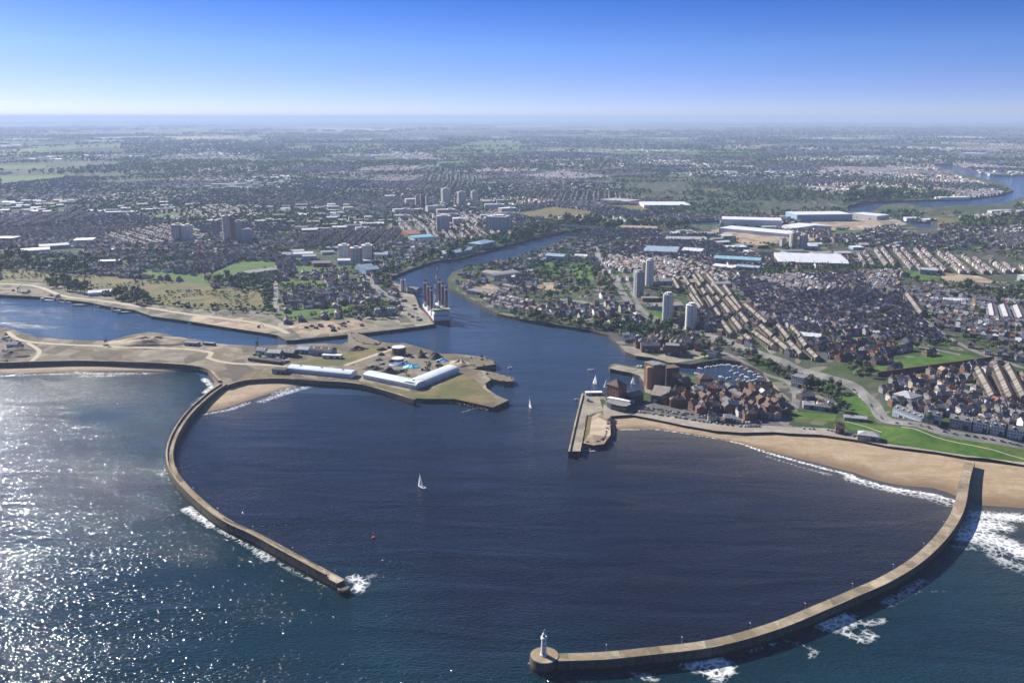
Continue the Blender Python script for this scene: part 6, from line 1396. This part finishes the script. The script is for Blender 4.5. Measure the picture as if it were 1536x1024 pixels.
for i in order:
    R = HX[i]; zi = int(R[14]); rk = tuple(R[8:11]); wk = tuple(R[11:14]); sh = r3.choice((0, 1, 1, 2, 3))
    rk = min(RM, key=lambda k: sum(abs(a - b) for a, b in zip(k, rk))); wk = min(WM, key=lambda k: sum(abs(a - b) for a, b in zip(k, wk)))
    lb = f'{WALLN[wk]}-walled {SHAPEN[sh]} house with {ROOFN[rk]} roof {ZONES[zi][9]}'
    t = thing('house', lb, 'house', R[:3], R[3] + (PI if r3.random() < .5 else 0), f'{WALLN[wk]} {SHAPEN[sh]} houses with {ROOFN[rk]} roofs {ZONES[zi][9]}')
    for me, nm in zip(house_meshes(sh, wk, rk, *R[4:8]), ('wall', 'roof', 'chimney')):
        o = bpy.data.objects.new(nm, me); COL.objects.link(o); o.parent = t
# workshop and shop units in the industrial streets
UN = np.array(UNITS); px_ = np.array([PX(u[0], u[1], 5) for u in UN]); vis = (px_[:, 0] > -260) & (px_[:, 0] < 1800); UN, px_ = UN[vis], px_[vis]
uo = np.argsort(-(UN[:, 3] / px_[:, 2]) * ((px_[:, 0] > 5) & (px_[:, 0] < 1530))); first = set(uo[:110].tolist())
URM = [WHITER, PALER, FELT, BLUER, TANR]; UWM = [SHEETG, SHEETW, BRICK, SHEETB]; UNM = ['white', 'pale grey', 'dark grey', 'blue-grey', 'tan']; rest = []
for i, u in enumerate(UN):
    x, y, rz, w, d, h = u; z = H1(x, y); k = r3.choices(range(5), (5, 5, 3, .4, 2))[0]
    gab = r3.random() < .5
    if i in first:
        side = 'west of the river' if px_[i, 0] < 790 - (420 - px_[i, 1]) * .4 else 'east of the river'
        dist = 'nearest the docks' if px_[i, 1] > 390 else 'among the middle streets' if px_[i, 1] > 340 else 'in the far streets'
        lb = f'{UNM[k]} {"ridged" if gab else "flat"}-roofed workshop {dist} {side}'
        t = thing('workshop', lb, 'workshop', (x, y, z), rz, lb.replace('workshop', 'workshops')); m = MB(); m.box(0, 0, -3, w, d, h + 3); m.build('wall', r3.choice(UWM), t)
        r = roof_mb(w, d, h, 'gable' if gab else 'flat', 1, 3).build('roof', URM[k], t); r.location = (-w / 2, -d / 2, 0)
        m = MB(); m.box(w * .2, -d / 2 - .05, 0, 4, .3, 3.6); m.build('door', DARK, t)
    else:
        rc = ((.6, .6, .62), (.33, .33, .34), (.16, .16, .17), (.26, .33, .4), (.33, .26, .18))[k]
        rest.append((x, y, z, rz, w, d, h, 3 if gab else .4, *rc, *((.3, .3, .31) if r3.random() < .6 else (.5, .5, .5)), -1))
if rest:
    R = np.array(rest); R[:, 1] += 0; o = houses_mesh(R, 'workshops', attr_mat('workshop_far', .6, .15, .2)); o['label'] = 'scattered pale workshop roofs in the far streets'
# ------------------------------------------------------------------ trees
LEAFC = np.array([(.04, .075, .022), (.055, .1, .028), (.08, .125, .035), (.035, .062, .024), (.095, .13, .042), (.065, .1, .032)])
def leaf_mat(name):
    n = N(name); c = n.attr('col').outputs['Color']; n.set(color=c, rough=.8, spec=.2); return n.m
LEAFM = leaf_mat('leaves')
BARK = paint('bark', (.06, .045, .032), .9)
def crown_np(C, R, HT, K, rng, qs, tall=1.0):
    """leaf clumps for many crowns at once: C centre of crown base, R radius, HT crown height; K faces each"""
    n = len(C)
    lob = rng.normal(0, 1, (n, 5, 3)); lob /= np.linalg.norm(lob, axis=2, keepdims=True); lob[:, :, 2] = np.abs(lob[:, :, 2]) * .8 - .15
    li = rng.integers(0, 5, (n, K)); L = np.take_along_axis(lob, li[:, :, None].repeat(3, 2), 1) * .52
    d = rng.normal(0, 1, (n, K, 3)); d /= np.linalg.norm(d, axis=2, keepdims=True)
    rad = .56 * rng.random((n, K, 1)) ** .3
    P = L + d * rad
    P = P * np.stack([R, R, HT * .5], 1)[:, None, :]; P[:, :, 2] += (HT * .5)[:, None]; P[:, :, 2] = np.maximum(P[:, :, 2], HT[:, None] * .02)
    P += C[:, None, :]
    nrm = d * .9 + rng.normal(0, .55, d.shape) + np.array((0, 0, .35)); nrm /= np.linalg.norm(nrm, axis=2, keepdims=True)
    t = np.cross(nrm, rng.normal(0, 1, nrm.shape)); t /= np.linalg.norm(t, axis=2, keepdims=True); b = np.cross(nrm, t)
    s = (R[:, None] * qs * rng.uniform(.6, 1.3, (n, K)))[:, :, None]
    V = np.stack([P - t * s - b * s * .7, P + t * s * .8 - b * s, P + t * s + b * s * .75, P - t * s * .7 + b * s], 2)
    return V.reshape(-1, 3), rng.uniform(.75, 1.3, (n, K))
def trees_mesh(name, P, R, HT, ks, qs, rng, col=None):
    Vs, cs = [], []
    z = H(P); C = np.c_[P, z + HT * .12]
    base = LEAFC[rng.integers(0, len(LEAFC), len(P))] * rng.uniform(.9, 1.6, (len(P), 1)) if col is None else col
    V, j = crown_np(C, R, HT, ks, rng, qs)
    fc = (base[:, None, :] * j[:, :, None]).reshape(-1, 3)
    return V, fc
rng = np.random.default_rng(23)
TX = []
def notonhouse(P):
    """keep trees off roofs"""
    g = 9.0; key = set(map(tuple, np.floor(HX[:, :2] / g).astype(int)))
    q = np.floor(P / g).astype(int); return np.array([tuple(k) not in key for k in q], bool)
for zi, (pg, sp, (r0, r1), where) in enumerate(TB):
    a = np.array(pg); lo, hi = a.min(0), a.max(0); n = int((hi[0] - lo[0]) * (hi[1] - lo[1]) / sp ** 2 * 1.1)
    P = rng.uniform(lo, hi, (n, 2)); P = P[pip(P, pg)]
    b = np.zeros(len(P), bool)
    for q in ROADP + EXCL: b |= pip(P, q)
    land = pip(P, MAIN)
    for h in HOLES: land &= ~pip(P, h)
    for h in HOLES:
        for dd in (60, 130, 200, 280, 360): land &= ~pip(P * (1 + dd / np.hypot(P[:, 0], P[:, 1]))[:, None], h)
    P = P[~b & land]
    R = rng.uniform(r0, r1, len(P)) * rng.uniform(.75, 1.1, len(P)); TX.append(np.c_[P, R, R * rng.uniform(1.7, 2.4, len(P)), np.full(len(P), zi)])
# bushes scattered over the scrub
SCR = AREAS[5][1][0]; a = np.array(SCR); P = rng.uniform(a.min(0), a.max(0), (2600, 2)); P = P[pip(P, SCR)]; P = P[vnoise(P, 60, 4) > .5]; R = rng.uniform(1, 3.2, len(P)); TX.append(np.c_[P, R, R * 1.5, np.full(len(P), 100)])
# gardens, streets and parks
def scatter(y0, y1, dens, r0, r1, thr, wl):
    n = int(.64 * (y1 ** 2 - y0 ** 2) * dens / 1e6 * 1.6)
    y = np.sqrt(rng.uniform(y0 ** 2, y1 ** 2, n)); x = rng.uniform(-.64, .64, n) * y + rng.normal(0, 40, n); P = np.c_[x, y]
    m = vnoise(P, wl, 31) * .55 + vnoise(P, wl * .3, 32) * .45; P = P[m + rng.normal(0, .06, n) > thr]
    dense = np.zeros(len(P), bool)
    for k in (0, 4, 6): dense |= pip(P, ZONES[k][0]) & (rng.random(len(P)) < .9)
    P = P[~dense]; P = P[~blocked(P)]; P = P[pdist(P, MAIN[2:-3]) > 8]; P = P[notonhouse(P)]
    R = rng.uniform(r0, r1, len(P)); TX.append(np.c_[P, R, R * rng.uniform(1.5, 2.1, len(P)), np.full(len(P), -1)])
scatter(1150, 2600, 3200, 2.5, 5.5, .44, 260); scatter(2600, 4800, 1700, 4, 7.5, .46, 420); scatter(4800, 8000, 600, 6, 11, .5, 700); scatter(8000, 16000, 140, 10, 18, .53, 1300)
n_ = 9000; y_ = np.sqrt(rng.uniform(16000 ** 2, 52000 ** 2, n_)); P = np.c_[rng.uniform(-.64, .64, n_) * y_, y_]; P = P[vnoise(P, 5200, 41) * .6 + vnoise(P, 1800, 42) * .4 > .52]; R = rng.uniform(60, 190, len(P)); TX.append(np.c_[P, R, rng.uniform(16, 34, len(P)), np.full(len(P), -1)])
TX = np.concatenate(TX)
d_ = np.array([PX(x, y, 5) for x, y in TX[:, :2]]); kp = (d_[:, 0] > -240) & (d_[:, 0] < 1780); TX, d_ = TX[kp], d_[kp]
inf = (d_[:, 0] > 4) & (d_[:, 0] < 1532) & (TX[:, 4] >= 0)
oi = np.argsort(-np.where(inf, TX[:, 2] / d_[:, 2], 0))[:300]; ti = np.zeros(len(TX), bool); ti[oi] = True
Vs, Cs = [], []
for (y0, y1, K, qs) in ((0, 1900, 46, .2), (1900, 3000, 28, .26), (3000, 5000, 16, .34), (5000, 9000, 11, .42), (9000, 16000, 10, .45), (16000, 1e6, 34, .13)):
    s_ = (TX[:, 1] >= y0) & (TX[:, 1] < y1) & ~ti
    if not s_.any(): continue
    q = TX[s_]; V, fc = trees_mesh('', q[:, :2], q[:, 2], q[:, 3], K, qs, rng); Vs.append(V); Cs.append(fc)
V = np.concatenate(Vs); Q = np.arange(len(V)).reshape(-1, 4)
o = np_mesh('trees', V, Q, np.zeros((0, 3), int), LEAFM, np.concatenate(Cs)); o['kind'] = 'stuff'; o['label'] = 'countless garden trees, copses and woods spread through the town'
CROWNS = []
for k in range(10):
    sl_ = 1.0 if k % 3 else 1.35
    V, j = crown_np(np.array([(0, 0, .25 * 2)]), np.array([1.0]), np.array([2.0 * sl_]), 150, rng, .13); c = LEAFC[k % len(LEAFC)]
    me_o = np_mesh('crown', V, np.arange(len(V)).reshape(-1, 4), np.zeros((0, 3), int), LEAFM, (c[None] * j.reshape(-1, 1)))
    me = me_o.data; bpy.data.objects.remove(me_o)
    m = MB(); m.tube((0, 0, -.4), (.02, 0, .7), .09, 7, .06); m.tube((.02, 0, .65), (.25, .1, 1.3), .05, 6, .02); m.tube((.02, 0, .65), (-.22, -.12, 1.35), .05, 6, .02); m.tube((.02, 0, .65), (.0, .05, 1.7), .05, 6, .02)
    CROWNS.append((me, m.mesh('trunk', BARK), ('light green', 'mid green', 'dark green')[int(np.argsort(np.argsort(LEAFC.sum(1)))[k % len(LEAFC)] < 4) + int(np.argsort(np.argsort(LEAFC.sum(1)))[k % len(LEAFC)] < 2)], sl_))
for i in oi:
    x, y, R, Ht, zi = TX[i]; zi = int(zi); k = r3.randrange(10); me, tm, tone, sl_ = CROWNS[k]
    where = TB[zi][3] if zi < 100 else 'scattered on the brown scrub field'
    big = 'big' if R > 4.5 else 'small'; shp = 'tall' if sl_ > 1 else 'rounded'
    where = where.replace('narrow green strip among the terraces', 'narrow green strip'); lb = f'{big} {shp} {tone} tree {where}'
    t = thing('tree', lb, 'tree', (x, y, H1(x, y)), r3.uniform(0, 6.28), f'{big} {shp} {tone} trees {where}'); s = R * 1.02; t.scale = (s, s, s * Ht / (2.0 * R))
    for mm, nm in ((me, 'crown'), (tm, 'trunk')):
        o = bpy.data.objects.new(nm, mm); COL.objects.link(o); o.parent = t
print('houses', len(HX), 'units', len(UN), 'trees', len(TX), 'leaf faces', len(Q))
# ------------------------------------------------------------------ camera, sun, sky, air
cam = bpy.data.objects.new('camera', bpy.data.cameras.new('camera')); COL.objects.link(cam)
cam.location = (0, 0, HC); cam.rotation_euler = (PI / 2 - PITCH, 0, 0)
cam.data.sensor_width = 36; cam.data.lens = 36 * F / 1536; cam.data.clip_start = 1; cam.data.clip_end = 400000
S.camera = cam
sd = Vector((math.sin(SUN_AZ) * math.cos(SUN_EL), math.cos(SUN_AZ) * math.cos(SUN_EL), math.sin(SUN_EL)))
sl = bpy.data.lights.new('sun', 'SUN'); sl.energy = 5.0; sl.angle = math.radians(.5); sl.color = (1, .945, .86)
so = bpy.data.objects.new('sun', sl); COL.objects.link(so); so.rotation_euler = sd.to_track_quat('Z', 'Y').to_euler()
w = bpy.data.worlds.new('World'); S.world = w; w.use_nodes = True
t = w.node_tree; bg = t.nodes['Background']
sk = t.nodes.new('ShaderNodeTexSky'); sk.sky_type = 'NISHITA'; sk.sun_disc = False; sk.sun_elevation = SUN_EL; sk.sun_rotation = SUN_AZ
sk.altitude = 300; sk.air_density = 1.0; sk.dust_density = .35; sk.ozone_density = 1.6
tc = t.nodes.new('ShaderNodeTexCoord'); sx = t.nodes.new('ShaderNodeSeparateXYZ'); cx = t.nodes.new('ShaderNodeCombineXYZ'); mu = t.nodes.new('ShaderNodeMath'); mu.operation = 'MULTIPLY_ADD'; mu.inputs[1].default_value = 3.6; mu.inputs[2].default_value = .045
hs = t.nodes.new('ShaderNodeHueSaturation'); hs.inputs['Saturation'].default_value = 1.1
t.links.new(tc.outputs['Generated'], sx.inputs[0]); t.links.new(sx.outputs[0], cx.inputs[0]); t.links.new(sx.outputs[1], cx.inputs[1]); t.links.new(sx.outputs[2], mu.inputs[0]); t.links.new(mu.outputs[0], cx.inputs[2])
t.links.new(cx.outputs[0], sk.inputs[0]); t.links.new(sk.outputs[0], hs.inputs['Color']); cr = t.nodes.new('ShaderNodeValToRGB'); e = cr.color_ramp.elements
while len(e) < 6: e.new(.5)
for q, (p_, c_) in zip(e, ((0.0, (.64, .59, .82)), (.012, (.70, .64, .88)), (.035, (.73, .69, .96)), (.07, (.66, .76, 1.08)), (.13, (.30, .56, 1.12)), (.5, (.66, .78, .98)))): q.position = p_; q.color = (*c_, 1)
mm = t.nodes.new('ShaderNodeMix'); mm.data_type = 'RGBA'; mm.blend_type = 'MULTIPLY'; mm.inputs[0].default_value = 1
t.links.new(sx.outputs[2], cr.inputs[0]); t.links.new(hs.outputs[0], mm.inputs[6]); t.links.new(cr.outputs[0], mm.inputs[7]); t.links.new(mm.outputs[2], bg.inputs[0]); bg.inputs[1].default_value = .074
hz = MB(); hz.box(0, 0, -8, 240000, 240000, 8 + HC + 45)
hm = bpy.data.materials.new('haze'); hm.use_nodes = True; ht = hm.node_tree
for nd in list(ht.nodes): ht.nodes.remove(nd)
ho = ht.nodes.new('ShaderNodeOutputMaterial'); pv = ht.nodes.new('ShaderNodeVolumePrincipled'); ht.links.new(pv.outputs[0], ho.inputs['Volume'])
pv.inputs['Color'].default_value = (.49, .62, .89, 1); pv.inputs['Density'].default_value = 5.4e-5; pv.inputs['Anisotropy'].default_value = .1
o = hz.build('haze', hm); o['kind'] = 'stuff'
S.view_settings.view_transform = 'Standard'; S.view_settings.look = 'None'; S.view_settings.exposure = 1.08; S.view_settings.gamma = 1
c = S.cycles
c.use_denoising = True
c.max_bounces = 5; c.diffuse_bounces = 2; c.glossy_bounces = 2; c.transmission_bounces = 2; c.volume_bounces = 0; c.transparent_max_bounces = 6
c.caustics_reflective = False; c.caustics_refractive = False; c.sample_clamp_indirect = 4
S.render.threads_mode = 'AUTO'
